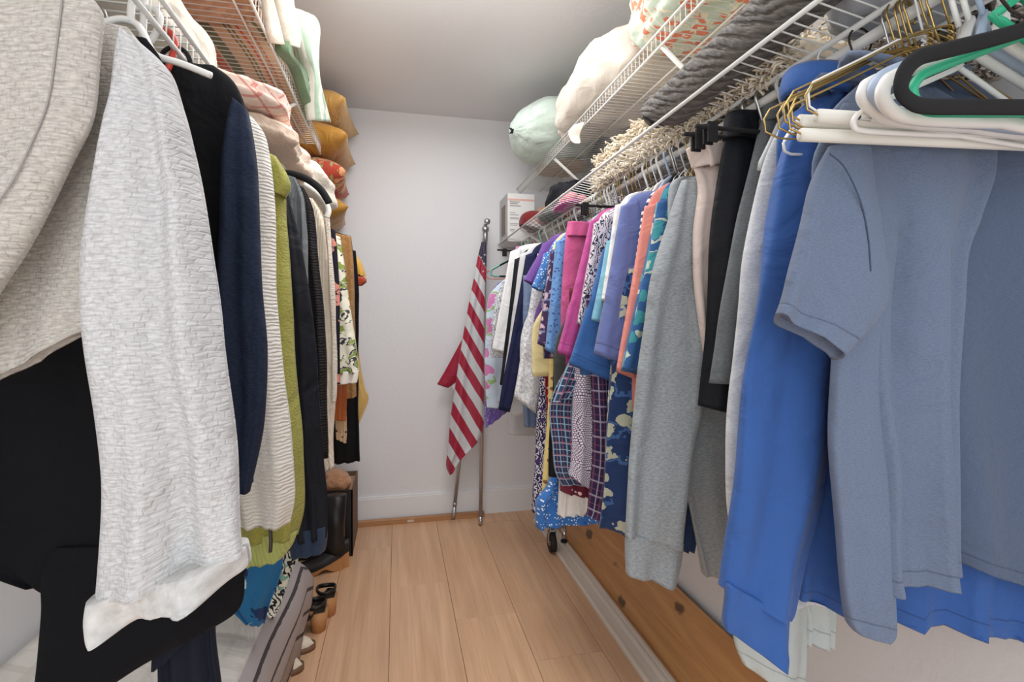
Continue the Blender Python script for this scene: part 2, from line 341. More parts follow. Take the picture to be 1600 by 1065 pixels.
# ---------------- wire shelves ----------------
WM=plain('white_vinyl_wire',(222,220,214),.35)
def wire_shelf(label,sg,prof,y0,y1,bars,ribs,rod=None,brk=(),rodbr=()):
    """prof: x,z points of one deck wire (front lip -> wall); ribs: long bars; each wire is a part sharing one mesh"""
    t=thing('wire_shelf',label,'shelf',(prof[-1][0],y0,prof[-1][1]),'white wire shelves')
    base=None; n=int((y1-y0)/.0254)
    for i in range(n+1):
        if base is None:
            base=MB().tube([(x,y0,z) for x,z in prof],.0015,5).build('wire',WM,t)
        else:
            c=base.copy(); COL.objects.link(c); c.parent=t; c.location=(0,i*.0254,0)
    for x,z,r in bars: MB().tube([(x,y0-.004,z),(x,y1+.004,z)],r,8).build('rail',WM,t)
    for y in ribs:   # diagonal support struts
        (xa,za),(xb,zb)=prof[0],(prof[-1][0],prof[-1][1]-.21)
    for (xa,za,xb,zb,y) in brk:
        m=MB(); m.tube([(xa,y,za),(xb,y,zb)],.006,6,flat=1.6); m.build('support_strut',WM,t)
    if rod:
        MB().tube([(rod[0],y0,rod[1]),(rod[0],min(y1+.02,BY),rod[1])],.0085,12).build('hanging_rod',WM,t)
        for y in rodbr: MB().box((rod[0]-.004,y-.009,rod[1]),(rod[0]+.003,y+.009,rod[2])).build('rod_bracket',WM,t)
    return t
lz=1.622
lp=[(.600,lz),(.688,lz-.0145),(.790,lz-.030),(1.008,lz-.045)]
wire_shelf('lower right white wire shelf, with the crowded rod of blue and grey clothes under it',-1,lp,.18,3.04,
  [(.600,lz-.003,.0042),(.688,lz-.019,.0050),(.785,lz-.034,.0035),(1.004,lz-.049,.0035)],[],rod=(RRX,RRZ,lz-.02),
  rodbr=[.45,.80,1.12,1.5,1.95,2.4,2.85],brk=[(.61,lz-.004,1.005,lz-.26,y) for y in(2.5,)])
uz=1.960
up=[(.716,uz-.042),(.714,uz),(1.008,uz)]
wire_shelf('upper right white wire shelf carrying the tied bag and comforters',-1,up,.18,3.04,
  [(.714,uz+.001,.0036),(.716,uz-.042,.0036),(.86,uz-.004,.003),(1.004,uz-.004,.0035)],[],brk=[(.718,uz-.04,1.002,uz-.275,y) for y in(.75,1.30,2.30)])
llp=[(-.339,1.578),(-.337,lz),(LX+.002,lz)]
wire_shelf('lower left white wire shelf, over the rod of jackets, with cream towels on it',1,llp,.18,3.04,
  [(-.337,lz+.001,.0042),(-.339,1.578,.0042),(-.5,lz-.004,.003),(LX+.004,lz-.004,.0035)],[],rod=(LRX,LRZ,lz-.004),rodbr=[.5,1.0,1.6,2.2,2.8])
ulp=[(-.341,uz-.042),(-.339,uz),(LX+.002,uz)]
wire_shelf('upper left white wire shelf with the striped tan quilts on it',1,ulp,.18,2.47,
  [(-.339,uz+.001,.0036),(-.341,uz-.042,.0036),(-.40,uz-.004,.003),(-.55,uz-.004,.003),(LX+.004,uz-.004,.0035)],[],brk=[(-.343,uz-.04,LX+.004,uz-.30,y) for y in(1.0,1.92)])

# ---------------- hangers ----------------
HM={'white':plain('white_plastic',(236,234,228),.35),'black':plain('black_velvet',(26,25,27),.95),'wire':plain('brass_wire',(190,160,96),.3,1.),
    'red':plain('red_plastic',(214,66,48),.35),'green':plain('green_plastic',(38,176,128),.35),'blue':plain('pale_blue_plastic',(170,188,212),.35),
    'steel':plain('steel_wire',(190,190,188),.3,1.),'clear':plain('clear_grey_plastic',(196,200,200),.2),'wwire':plain('white_wire',(235,237,240),.4),'dwire':plain('dark_wire',(60,50,44),.5,.6),
    'pink':plain('pink_plastic',(226,168,160),.4),'tube':plain('white_card_tube',(238,234,224),.8),'teal':plain('teal_plastic',(130,196,180),.4)}
def hook(m,x,y,z,r,ca,sa,rr=.021,twist=False,drop=.05):
    P=[]
    for i in range(13):
        a=R(-35)+R(215+35)*i/12
        P.append((x+ca*rr*math.cos(a),y+sa*rr*math.cos(a),z+rr*.0+.004+rr*math.sin(a)*.95))
    a=Vector(P[-1]); P+= [(x-ca*rr*.5,y-sa*rr*.5,z-rr*1.3),(x,y,z-drop)]
    m.tube(P,r,7)
    if twist:
        for s in(0,math.pi):
            m.tube([(x+.003*math.cos(k*1.3+s),y+.003*math.sin(k*1.3+s),z-drop+.004-k*.0032) for k in range(11)],r,5)
def hanger(Y,side,kind='white',label='',yaw=0,hw=.205,g=False,grp=None,bar=True,tube=False,x0=None,z0=None,lift=0,cat='hanger',clips=0):
    x,z=(RRX,RRZ) if side=='R' else (LRX,LRZ)
    if x0 is not None: x=x0
    if z0 is not None: z=z0
    ca,sa=math.cos(yaw),math.sin(yaw); zt=z-.052+lift; wire=kind in('wire','steel','wwire','dwire'); r=.0014 if wire else .0042
    t=thing('clothes_hanger',label,cat,(x,Y,z),grp or ('clothes hangers on the right rod' if side=='R' else 'clothes hangers on the left rod'))
    m=MB(); hook(m,x,Y,z+lift,.0016 if wire else .0034,ca,sa,twist=wire,drop=.055); m.build('hook',HM['steel'] if kind in('black',) else HM[kind],t)
    m=MB(); L=[]
    prof=[(-1,-.105),(-1.01,-.09),(-.97,-.078),(-.6,-.045),(-.25,-.012),(-.06,-.002),(0,.0),(.06,-.002),(.25,-.012),(.6,-.045),(.97,-.078),(1.01,-.09),(1,-.105),(.9,-.112)]
    if not clips:
        pr=prof+[(-.9,-.112)] if bar else prof[1:-1]
        P=[(x+ca*hw*a,Y+sa*hw*a,zt+b*1.15) for a,b in pr]
        if kind=='black': m.tube(P,.0052,8,closed=bar,flat=.5)
        else: m.tube(P,r if wire else .0052,8,closed=bar)
        m.build('frame',HM[kind],t)
        if tube:
            m=MB(); m.tube([(x-ca*hw*.93,Y-sa*hw*.93,zt-.128),(x+ca*hw*.93,Y+sa*hw*.93,zt-.128)],.0085,12); m.build('card_tube',HM['tube'],t)
    else:
        m.tube([(x-ca*hw,Y-sa*hw,zt-.01),(x+ca*hw,Y+sa*hw,zt-.01)],.0045,8); m.build('frame',HM[kind],t)
        for s in(-.8,.8):
            cx,cy=x+ca*hw*s,Y+sa*hw*s; mm=MB(); mm.box((cx-.010,cy-.010,zt-.040),(cx+.010,cy-.005,zt-.002)); mm.box((cx-.010,cy+.005,zt-.040),(cx+.010,cy+.010,zt-.002)); mm.box((cx-.006,cy-.006,zt-.022),(cx+.006,cy+.006,zt-.010)); mm.build('clip',HM['black'],t,smooth=False)
    return t
# empty hangers at the near end of the right rod
def near_hanger(Y,kind,label,pts,r,flat=1.,yaw=0):
    """closed frame: one end traced on the hanger's own plane, the other end its mirror about the rod"""
    t=thing('clothes_hanger',label,'hanger',(RRX,Y,RRZ),'clothes hangers on the right rod')
    P=[at(u,v,Y=Y) for u,v in pts]; Q=[]
    n=len(P)-1
    for i in range(n*5+1): Q.append(crom([tuple(p) for p in P],i/(n*5)))
    zt=RRZ-.055; full=[Vector(q) for q in Q]+[Vector((RRX,Y,zt))]+[Vector((2*RRX-q[0],Y,q[2])) for q in Q[::-1]]
    full=[Vector((min(p.x,RX-.02),p.y+(p.x-RRX)*yaw,p.z)) for p in full]
    MB().tube(full,r,10,closed=True,flat=flat).build('frame',HM[kind],t)
    m=MB(); hook(m,RRX,Y,RRZ,.0034,1,0,drop=.055); m.build('hook',HM['steel' if kind=='black' else kind],t)
near_hanger(.42,'black','black velvet-flocked hanger, empty, nearest the camera on the right rod',[(1640,168),(1520,167),(1448,166),(1422,158),(1408,140),(1414,112),(1436,90),(1480,78),(1560,58),(1640,34)],.0085,.6)
near_hanger(.445,'green','bright green plastic hanger, empty, behind the black one',[(1640,177),(1500,176),(1450,174),(1434,162),(1426,142),(1434,124),(1456,110),(1540,78),(1640,40)],.0052)
near_hanger(.465,'white','thick white plastic hanger with wide rounded end behind the green one',[(1640,192),(1500,190),(1420,184),(1392,172),(1379,152),(1384,130),(1404,116),(1470,92),(1560,62)],.0075)
near_hanger(.485,'blue','pale blue plastic hanger, empty, between two thick white ones',[(1640,198),(1500,192),(1400,176),(1376,160),(1365,142),(1372,124),(1394,110),(1450,92),(1540,64)],.0065)
near_hanger(.50,'white','thick white plastic hanger just behind the pale blue hanger',[(1640,202),(1500,198),(1400,188),(1368,174),(1350,156),(1350,140),(1362,128),(1420,106),(1500,80)],.0075)
near_hanger(.512,'white','slim white plastic hanger resting just above the white card tubes',[(1640,214),(1500,212),(1400,208),(1345,204),(1334,196),(1336,184),(1352,172),(1420,140),(1500,105)],.0035)
hanger(.522,'R','wire','brass wire hanger with white card tube, nearer one, its tube low over the slate tee',tube=True,lift=.005,yaw=-.08)
hanger(.535,'R','wire','brass wire hanger with white card tube, lowest and longest tube over the slate tee',tube=True,lift=-.012,hw=.213,yaw=-.11)
hanger(.548,'R','wire','brass wire hanger with white card tube, behind the lowest tube',tube=True,lift=.01,yaw=-.10)
hanger(.556,'R','wwire','white coated wire hanger with twisted neck, empty, behind the card tubes',lift=.01,yaw=.08,hw=.2)
for i,(y,yw) in enumerate(((.37,.35),(.39,.5),(.355,.2),(.40,.62))):
    hanger(y+.02,'R','dwire',['second nearest','third nearest','nearest','farthest'][i]+' of four thin dark wire hangers slanting across the grey wall',yaw=yw,lift=.012+.004*i,grp='dark wire hangers at the near end')
for i in range(4):
    hanger(.566+i*.0085,'R','wire',['nearest','second','third','farthest'][i]+' of four bare brass twisted-neck hangers bunched above the slate tee',yaw=.1*(i%3-1),lift=.004*(i%2),grp='bunched brass wire hangers')

# ---------------- garments ----------------
def YP(Y,k,x0=.5): return ((x0,Y,0),(k,1,0))
def garm(name,label,cat,side,Y,parts,hk='white',grp=None,hl=None,hang=True,hyaw=0,hlift=0,**hkw):
    x,z=(RRX,RRZ) if side=='R' else (LRX,LRZ)
    t=thing(name,label,cat,(x,Y,z-.06),grp or ('clothes hanging on the right rod' if side=='R' else 'clothes hanging on the left rod'))
    done={}
    for i,p in enumerate(parts):
        nm,rows,mat=p[:3]; kw=dict(p[3]) if len(p)>3 else {}
        kw.setdefault('seed',int(Y*100)+i*3); lb=kw.pop('label',None)
        if 'Y' not in kw and 'pl' not in kw: kw['Y']=Y
        o=loft(nm,rows,mat,t,**kw)
        if lb: o['label']=lb
        done[nm]=o; up_={'cuff':('sleeve','leg'),'hem_band':('body',),'sheer_hem':('body',),'belt_loop':('waistband','leg'),'waistband':('body',),'ruffle':('body',),'collar':('body',)}.get(nm,())
        for u_ in up_:
            if u_ in done: o.parent=done[u_]; break
    if hang: hanger(Y,side,hk,hl or ({'white':'white plastic hanger','black':'black hanger','wire':'brass wire hanger','wwire':'white wire hanger','steel':'steel wire hanger','clear':'clear plastic hanger','red':'red plastic hanger','pink':'pink plastic hanger','blue':'pale blue hanger','dwire':'dark wire hanger','teal':'teal plastic hanger'}[hk]+' holding the '+' '.join(label.split()[:6])),yaw=hyaw,lift=hlift,bar=False if not hkw.get('clips') else True,**{**dict(hw=.15 if hkw.get('clips') else (.055 if side=='R' else .12)),**hkw})
    return t
def ringcollar(t,x,y,z,w,d,mat,name='collar',r=.012,label=None):
    m=MB(); P=[]
    for i in range(24):
        a=2*math.pi*i/24; P.append((x+w*math.cos(a),y+d*math.sin(a),z+.012*math.cos(a)**2-.02*(math.sin(a)<0)*abs(math.sin(a))))
    m.tube(P,r,8,closed=True,flat=.45); o=m.build(name,mat,t)
    if label: o['label']=label
    return o
# ===== RIGHT, near =====
slate=cloth('slate_jersey',(106,120,145),'heather',(92,106,131),hem=.022); slate2=cloth('slate_jersey_dark',(82,97,123),'heather',(72,86,112),hem=.022)
t=garm('tee_shirt','slate blue short-sleeved cotton tee, nearest garment on the right rod','shirt','R',.60,[
 ('body',[(1350,128,1470,132),(1300,180,1550,190),(1290,262,1560,262),(1330,340,1535,340),(1345,420,1507,420),(1350,600,1506,600),(1362,760,1512,760),(1372,885,1515,868),(1376,925,1518,905)],slate,dict(pl=YP(.61,.14),t=.022,fold=.014,nf=1.9,nr=60,ns=26,dy=.010,sag=-.002)),
 ('back_panel',[(1310,165,1390,170),(1265,250,1395,262),(1275,350,1390,350),(1298,470,1378,460),(1298,560,1376,560),(1290,700,1376,700),(1306,860,1378,860),(1314,930,1379,935),(1321,968,1378,975),(1332,984,1368,988)],slate,dict(t=.016,fold=.006,nf=1.,nr=60,dy=-.008)),
 ('sleeve',[(1268,240,1330,235),(1244,290,1335,320),(1225,360,1345,400),(1206,425,1350,470),(1196,465,1318,520),(1187,490,1283,560)],slate,dict(t=.020,fold=.009,nf=1.2,nr=44,dy=-.030)),
],hk='steel',hl='steel wire hanger inside the slate blue tee')
ringcollar(t,RRX,.585,RRZ-.075,.085,.045,slate)
STI=[(t,[(1240,262),(1262,282),(1285,330),(1296,380),(1300,430)],.60,-.060)]
t=garm('tee_shirt','darker slate tee behind the nearest one, its hem curving at the right edge','shirt','R',.655,[
 ('body',[(1360,128,1520,128),(1330,190,1640,200),(1340,320,1690,320),(1400,500,1700,500),(1440,700,1710,700),(1470,845,1720,930),(1480,868,1722,960)],slate2,dict(pl=YP(.675,.24),t=.022,fold=.008,nf=1.5,nr=50,ns=26)),
],hk='dwire')
ringcollar(t,RRX+.02,.655,RRZ-.070,.085,.05,slate2,label='dark neckband')
blue=cloth('royal_knit',(46,90,163),'plain',hem=.0,rough=.75); blueh=cloth('royal_knit_hem',(46,90,163),'plain',hem=.024,rough=.75)
t=garm('long_sleeved_shirt','royal blue long-sleeved polo shirt hanging behind the slate tees','shirt','R',.715,[
 ('body',[(1300,140,1400,140),(1238,178,1500,190),(1218,230,1580,230),(1232,400,1600,400),(1248,600,1620,600),(1254,800,1640,820),(1250,900,1640,940),(1247,935,1640,1003)],blueh,dict(pl=YP(.745,.30),t=.026,fold=.016,nf=4,nr=60,ns=36)),
 ('sleeve',[(1226,190,1275,215),(1199,270,1280,300),(1188,330,1285,360),(1174,410,1292,440),(1151,556,1285,590),(1134,712,1262,740),(1117,870,1222,915),(1113,905,1210,950)],blue,dict(t=.022,fold=.012,nf=1.2,nr=60,ns=26,dy=-.030,openb=False)),
 ('cuff',[(1116,893,1209,942),(1112,930,1206,985),(1111,950,1205,1003),(1113,964,1199,1018)],blue,dict(t=.0235,fold=.012,nf=1.2,nr=14,ns=26,dy=-.030,t0=1)),
],hk='wwire')
m=MB(); P=[]
for i in range(20):
    a=R(-120)+R(240)*i/19; P.append((RRX+.075*math.sin(a)-.0,.715-.05*math.cos(a),RRZ-.05+.012*abs(math.sin(a))))
m.tube(P,.024,8,flat=.3); m.build('collar',blue,t)
t=thing('clothes_hanger','white wire hanger hooked on the front of the royal blue shirt','hanger',(.60,.70,1.40),'clothes hangers on the right rod')
m=MB(); P=[at(u,v,Y=.672) for u,v in((1300,190),(1262,196),(1232,210),(1224,224),(1226,236),(1236,241),(1300,243))]; m.tube(P,.0022,7); m.build('frame',HM['wwire'],t)
m=MB(); P=[at(u,v,Y=.677) for u,v in((1300,184),(1260,192),(1235,203),(1226,216),(1224,232))]; m.tube(P,.0018,7); m.build('shoulder_wire',HM['wwire'],t)
lh=cloth('pale_heather',(212,214,217),'heather',(182,186,190),sc=.7)
garm('sweater','pale grey heather sweater seen as a strip behind the royal blue sleeve','sweater','R',.765,[
 ('body',[(1225,188,1300,195),(1194,250,1420,250),(1160,400,1450,400),(1146,560,1460,560),(1133,700,1460,700),(1145,830,1440,830),(1180,900,1420,905),(1205,936,1400,940)],lh,dict(t=.024,fold=.010,nf=2,nr=50,ns=26))],hk='white')
pg=cloth('pale_sage_cotton',(178,186,184),'plain',hem=.03)
garm('long_sleeved_shirt','pale grey-green long shirt, its hem lowest at the bottom of the frame','shirt','R',.81,[
 ('body',[(1215,210,1300,215),(1195,280,1400,280),(1190,600,1400,600),(1215,850,1300,850),(1248,950,1297,950),(1249,1000,1294,1006)],pg,dict(t=.02,fold=.008,nf=2,nr=40)),
 ('sleeve',[(1190,270,1240,275),(1165,420,1245,420),(1150,620,1245,620),(1148,820,1246,820),(1140,950,1252,950),(1140,995,1252,1035),(1155,1030,1240,1080)],pg,dict(t=.02,fold=.008,nf=1.3,nr=44,dy=-.018,sag=.0)),
],hk='clear')
gt=cloth('grey_knit',(112,117,120),'heather',(92,97,100),sc=.6)
garm('trousers','charcoal grey knit trousers clipped upside down beside the black pair','trousers','R',.865,[
 ('leg',[(1200,148,1232,150),(1178,235,1245,235),(1150,345,1250,345),(1126,470,1250,470),(1107,598,1225,600)],gt,dict(t=.016,fold=.006,nf=1.5,nr=40)),
 ('waistband',[(1198,143,1232,143),(1196,158,1233,160),(1190,190,1235,192)],gt,dict(t=.02,fold=.004,nf=1,nr=8,t0=1))],hk='black',clips=1)
bk=cloth('black_twill',(22,24,30),'plain',rough=.7); bk2=cloth('black_knit',(15,17,23),'heather',(24,26,34),rough=.8)
garm('trousers','black trousers with a deep waistband, beside the pale pink pair','trousers','R',.905,[
 ('leg',[(1136,200,1200,205),(1125,270,1195,275),(1115,350,1190,350),(1110,450,1185,450),(1107,540,1180,540),(1098,635,1160,650)],bk,dict(t=.018,fold=.007,nf=1.2,nr=40)),
 ('waistband',[(1138,176,1190,178),(1133,190,1196,192),(1131,218,1198,225)],bk,dict(t=.024,fold=.004,nf=1,nr=10,t0=.8)),
],hk='black',clips=1)
pk=cloth('pale_pink_cotton',(216,197,186),'plain')
t=garm('trousers','pale pink cotton trousers with belt loops hanging by the grey sweatshirt','trousers','R',.955,[
 ('leg',[(1082,262,1135,258),(1090,300,1138,300),(1081,370,1138,370),(1082,450,1140,450),(1100,560,1145,560),(1108,620,1150,620)],pk,dict(t=.018,fold=.008,nf=1.3,nr=40)),
 ('waistband',[(1073,232,1134,222),(1077,246,1135,240),(1083,264,1136,258)],pk,dict(t=.020,fold=.003,nf=1,nr=8,t0=1)),
 ('belt_loop',[(1092,230,1098,229),(1097,250,1103,249),(1099,266,1106,265)],pk,dict(t=.003,fold=0,nr=6,dy=-.024)),
],hk='steel')
sw=cloth('grey_sweatshirt',(158,164,167),'heather',(126,133,137),sc=.55); 
garm('sweatshirt','light grey heather sweatshirt with long sleeves, between pink trousers and tropical shirt','sweatshirt','R',1.03,[
 ('body',[(1078,276,1120,280),(1048,292,1170,296),(1045,400,1180,400),(1055,600,1190,600),(1066,720,1200,720),(1082,820,1210,830),(1102,900,1210,908)],sw,dict(t=.024,fold=.012,nf=2,nr=50,ns=28)),
 ('sleeve',[(1050,290,1080,292),(1032,335,1084,335),(1006,430,1086,430),(988,540,1088,540),(975,640,1082,640),(963,770,1060,750),(959,820,1054,840)],sw,dict(t=.026,fold=.013,nf=1.3,nr=50,ns=24,dy=-.040,openb=False)),
 ('cuff',[(964,818,1050,834),(962,850,1045,870),(963,880,1037,899)],sw,dict(t=.023,fold=.010,nf=1.3,seed=104,nr=10,dy=-.042,t0=1)),
],hk='wire')
# ===== generic shirts (world-built, both sleeves) =====
def shirt(name,label,side,Y,sp,se,sr,hl,mat,smat=None,hk='white',cat='shirt',t=.016,hw=None,sleeve=True,cuff=None,fold=.008,nf=2,**k):
    """sp shoulder corner, se/sr sleeve end outer/inner, hl aisle-side hem corner (image points on the garment's own plane)"""
    sg=-1 if side=='R' else 1; x0,z0=(RRX,RRZ) if side=='R' else (LRX,LRZ)
    a=at(*sp,Y=Y); h=at(*hl,Y=Y); W=abs(a.x-x0); W=min(max(W,.10),.24)
    def row(dx,z,dx2=None): 
        dx2=dx if dx2 is None else dx2
        L,Rr=(-dx,dx2) if sg<0 else (-dx2,dx); return ((x0+L,Y,z),(x0+Rr,Y,z))
    zt=min(z0-.055,max(a.z+.06,z0-.09)); hw_=hw or max(.14,min(.24,abs(h.x-x0)))
    rm=.24 if side=='R' else .26
    B=[row(.05,zt),row(W*.75,(zt+a.z)/2+.01),row(W*.92,a.z-.02,min(W*.92,rm)),row((W*.75+hw_)/2,a.z-.16,rm*.85),row(hw_,(a.z+h.z)/2-.05,rm*.85),row(hw_,h.z,rm*.85)]
    T=thing(name,label,cat,(x0,Y,z0-.06),'clothes hanging on the right rod' if side=='R' else 'clothes hanging on the left rod')
    sd=int(Y*100); loft('body',B,mat,T,world=True,t=t,fold=fold,nf=nf,seed=sd,nr=30,ns=16)
    if sleeve:
        e=at(*se,Y=Y); f=at(*sr,Y=Y)
        def S(dy,mir=False):
            r=[]
            P=[((a.x,a.z+.012),(a.x-sg*.045,a.z+.03)),((a.x*.75+e.x*.25,a.z*.75+e.z*.25),((a.x-sg*.09)*.75+f.x*.25,(a.z)*.75+f.z*.25)),((a.x*.4+e.x*.6,a.z*.4+e.z*.6),((a.x-sg*.08)*.4+f.x*.6,a.z*.4+f.z*.6)),((e.x,e.z),(f.x,f.z))]
            for p,q in P:
                if mir:
                    dx1=min(.27,abs(p[0]-x0)); dx2=min(.27,abs(q[0]-x0)); p=(x0-sg*dx1,p[1]); q=(x0-sg*dx2,q[1])
                A,Bb=(p,q) if p[0]<q[0] else (q,p)
                r.append(((A[0],Y,A[1]),(Bb[0],Y,Bb[1])))
            return r
        loft('sleeve',S(0),smat or mat,T,world=True,t=t*1.05,fold=fold*.7,nf=1.2,seed=sd+1,nr=24,ns=12,dy=-t*.9)
        loft('sleeve',S(0,True),smat or mat,T,world=True,t=t,fold=fold*.7,nf=1.2,seed=sd+2,nr=20,ns=10,dy=t*.3)
    if hk: hanger(Y,side,hk,{'white':'white plastic hanger','black':'black hanger','wire':'brass wire hanger','wwire':'white wire hanger','steel':'steel wire hanger','clear':'clear plastic hanger','pink':'pink plastic hanger','blue':'pale blue hanger','teal':'teal plastic hanger','dwire':'dark wire hanger','red':'red hanger'}[hk]+' holding the '+' '.join(label.split()[:6]),bar=False,hw=min(.08,W*.5))
    return T
trop=cloth('tropical_print',(44,92,150),'print',(58,150,160),(190,200,180),sc=20)
shirt('tropical_shirt','blue and teal tropical leaf print shirt tucked behind the grey sweatshirt','R',1.115,(1022,326),(966,578),(1000,585),(1000,640),trop,hk='wire')
coral=cloth('coral_knit',(232,138,124),'plain')
shirt('cardigan','coral pink cardigan with narrow sleeve edge beside the tropical shirt','R',1.145,(1003,333),(960,580),(985,590),(990,640),coral,hk='wwire')
shirt('striped_tee','navy and white horizontally striped tee left of the coral cardigan','R',1.175,(999,335),(968,560),(985,565),(985,600),cloth('navy_white_stripe',(44,52,98),'strh',(236,236,238),sc=55),hk='steel')
peri=cloth('periwinkle_pique',(98,112,170),'plain',rough=.8); peri2=cloth('periwinkle_pique_hem',(98,112,170),'plain',hem=.028)
shirt('polo_shirt','periwinkle blue polo shirt with wide ribbed short sleeve','R',1.215,(966,332),(925,552),(968,568),(975,720),peri,peri2,hk='blue',t=.020)
shirt('shirt','white cotton shirt, only its shoulder edge showing behind the periwinkle polo','R',1.255,(958,330),(938,470),(960,475),(965,560),cloth('white_cotton',(232,232,228),'plain'),hk='white')
shirt('tee_shirt','light aqua tee, its sleeve edge peeking left of the periwinkle polo','R',1.285,(945,385),(921,500),(945,505),(945,560),cloth('aqua_jersey',(120,184,206),'plain'),hk='wwire')
den=cloth('denim_blue_linen',(52,102,170),'heather',(42,88,152),hem=.03)
shirt('button_shirt','denim blue linen shirt with wide rolled sleeve, above the checked garments','R',1.335,(938,398),(884,566),(962,602),(905,585),den,hk='white',t=.024,fold=.012)
shirt('blouse','black and white leaf print blouse left of the denim blue shirt','R',1.395,(925,356),(898,505),(925,512),(910,560),cloth('mono_leaf_print',(222,208,214),'swirl',(52,50,78),(222,208,214),sc=34),hk='wire')
shirt('blouse','magenta top with long narrow sleeve and turned cuff','R',1.45,(920,352),(868,550),(890,558),(885,575),cloth('magenta_jersey',(192,72,146),'plain',hem=.03),hk='black')
shirt('vest','dark olive grey top between the magenta top and the pink trousers','R',1.49,(905,390),(878,520),(890,560),(868,640),cloth('olive_grey',(76,76,72),'plain'),hk='wire',sleeve=False)
pinkt=cloth('rose_pink_twill',(205,86,140),'plain')
garm('trousers','rose pink trousers hanging by a black clip hanger','trousers','R',1.53,[
 ('leg',[(884,368,930,370),(879,430,932,430),(876,480,930,480),(880,560,930,560),(884,600,928,600)],pinkt,dict(t=.016,fold=.006,nf=1.5)),
 ('waistband',[(888,346,930,349),(886,358,931,360),(884,369,931,371)],pinkt,dict(t=.017,fold=.003,nr=8,t0=1))],hk='black',clips=1,hw=.15)
shirt('cardigan','cornflower blue cardigan with small dark dots left of the pink trousers','R',1.585,(866,384),(850,546),(874,556),(866,590),cloth('cornflower_dot',(98,148,206),'dots',(60,94,160),sc=90),hk='white')
shirt('blouse','dark plum and pale pink floral blouse','R',1.64,(858,398),(838,536),(856,545),(850,560),cloth('plum_floral',(66,44,84),'print',(208,172,184),(128,146,188),sc=42),hk='wire')
shirt('tank_top','pale yellow top with a straight hem','R',1.70,(853,396),(840,470),(850,480),(832,588),cloth('pale_yellow_jersey',(232,214,152),'plain'),hk='clear',sleeve=False,hw=.245)
shirt('blouse','bright blue short-sleeved blouse with tiny white sprigs and a red edge','R',1.75,(848,402),(829,448),(844,456),(845,540),cloth('sprig_blue',(62,120,196),'dots',(210,226,238),sc=140),hk='steel')
shirt('tee_shirt','purple short-sleeved tee below the far end of the shelf','R',1.83,(846,386),(817,438),(838,450),(835,560),cloth('purple_jersey',(112,72,154),'plain'),hk='black')
lace=cloth('white_lace',(236,236,236),'lace',(200,202,208),sc=60)
shirt('lace_top','white lace top with wide lace sleeve hanging to a point','R',1.91,(838,402),(801,618),(836,645),(815,610),lace,hk='clear',t=.02)
navy=cloth('navy_knit',(30,34,70),'plain')
shirt('cardigan','navy long-sleeved cardigan right of the white blouse','R',1.99,(820,404),(777,638),(795,642),(800,600),navy,hk='wire')
shirt('cardigan','pale grey long cardigan left of the navy cardigan','R',2.06,(812,402),(783,612),(792,614),(798,650),cloth('dove_grey_knit',(204,204,206),'plain'),hk='wwire')
shirt('top','black top seen as a thin strip beside the white blouse','R',2.12,(803,410),(780,600),(790,602),(798,620),bk,hk='black')
shirt('blouse','white blouse with grey line-drawn floral sleeve ends, near the flag','R',2.20,(796,398),(767,546),(788,552),(790,590),cloth('white_voile',(236,236,238),'plain'),hk='clear')
lf=cloth('line_floral',(222,222,224),'swirl',(120,120,130),(222,222,224),sc=40)
garm('patterned_sleeve_top','grey and white line-drawn floral top below the white blouse','shirt','R',2.25,[('body',[(785,440,830,440),(772,480,850,480),(768,530,855,530),(766,558,855,560)],lf,dict(t=.016))],hk='steel')
pf=cloth('pastel_floral',(196,212,228),'print',(208,120,176),(150,184,120),sc=13)
garm('floral_dress','pastel floral dress with pink, aqua and green blooms behind the flag','dress','R',2.42,[('body',[(806,385,822,385),(798,425,835,425),(775,448,850,448),(762,470,860,470),(757,540,862,540),(758,610,860,610),(760,636,862,646)],pf,dict(t=.016))],hk='teal')
garm('sequin_top','purple and aqua sequinned garment showing below the pastel floral dress','shirt','R',2.50,[('body',[(810,385,824,385),(800,430,835,430),(770,455,850,455),(762,560,850,560),(757,640,838,600),(758,668,788,645)],cloth('purple_sequin',(120,88,178),'dots',(170,206,214),sc=120),dict(t=.014))],hk='pink')
garm('long_garment','pale grey long garment hanging lowest by the back wall','shirt','R',2.32,[('body',[(795,430,850,430),(794,560,850,560),(794,640,850,640),(795,678,850,680)],cloth('silver_grey_cotton',(190,191,194),'plain'),dict(t=.018,fold=.003))],hk='white')
garm('trousers','dusty blue trousers showing beneath the white lace sleeve','trousers','R',1.955,[('leg',[(818,430,850,430),(818,560,850,560),(820,666,845,667)],cloth('dusty_blue',(112,132,166),'plain'),dict(t=.012))],hk='steel')
hanger(2.62,'R','black','black hanger with clips, farthest on the right rod above the pastel dress',clips=1,yaw=.25)
hanger(2.70,'R','black','black empty hanger second from the back wall',yaw=-.3)
hanger(2.78,'R','teal','teal plastic empty hanger near the back wall',yaw=.2)
hanger(2.86,'R','pink','pink plastic empty hanger nearest the back wall',yaw=-.2)
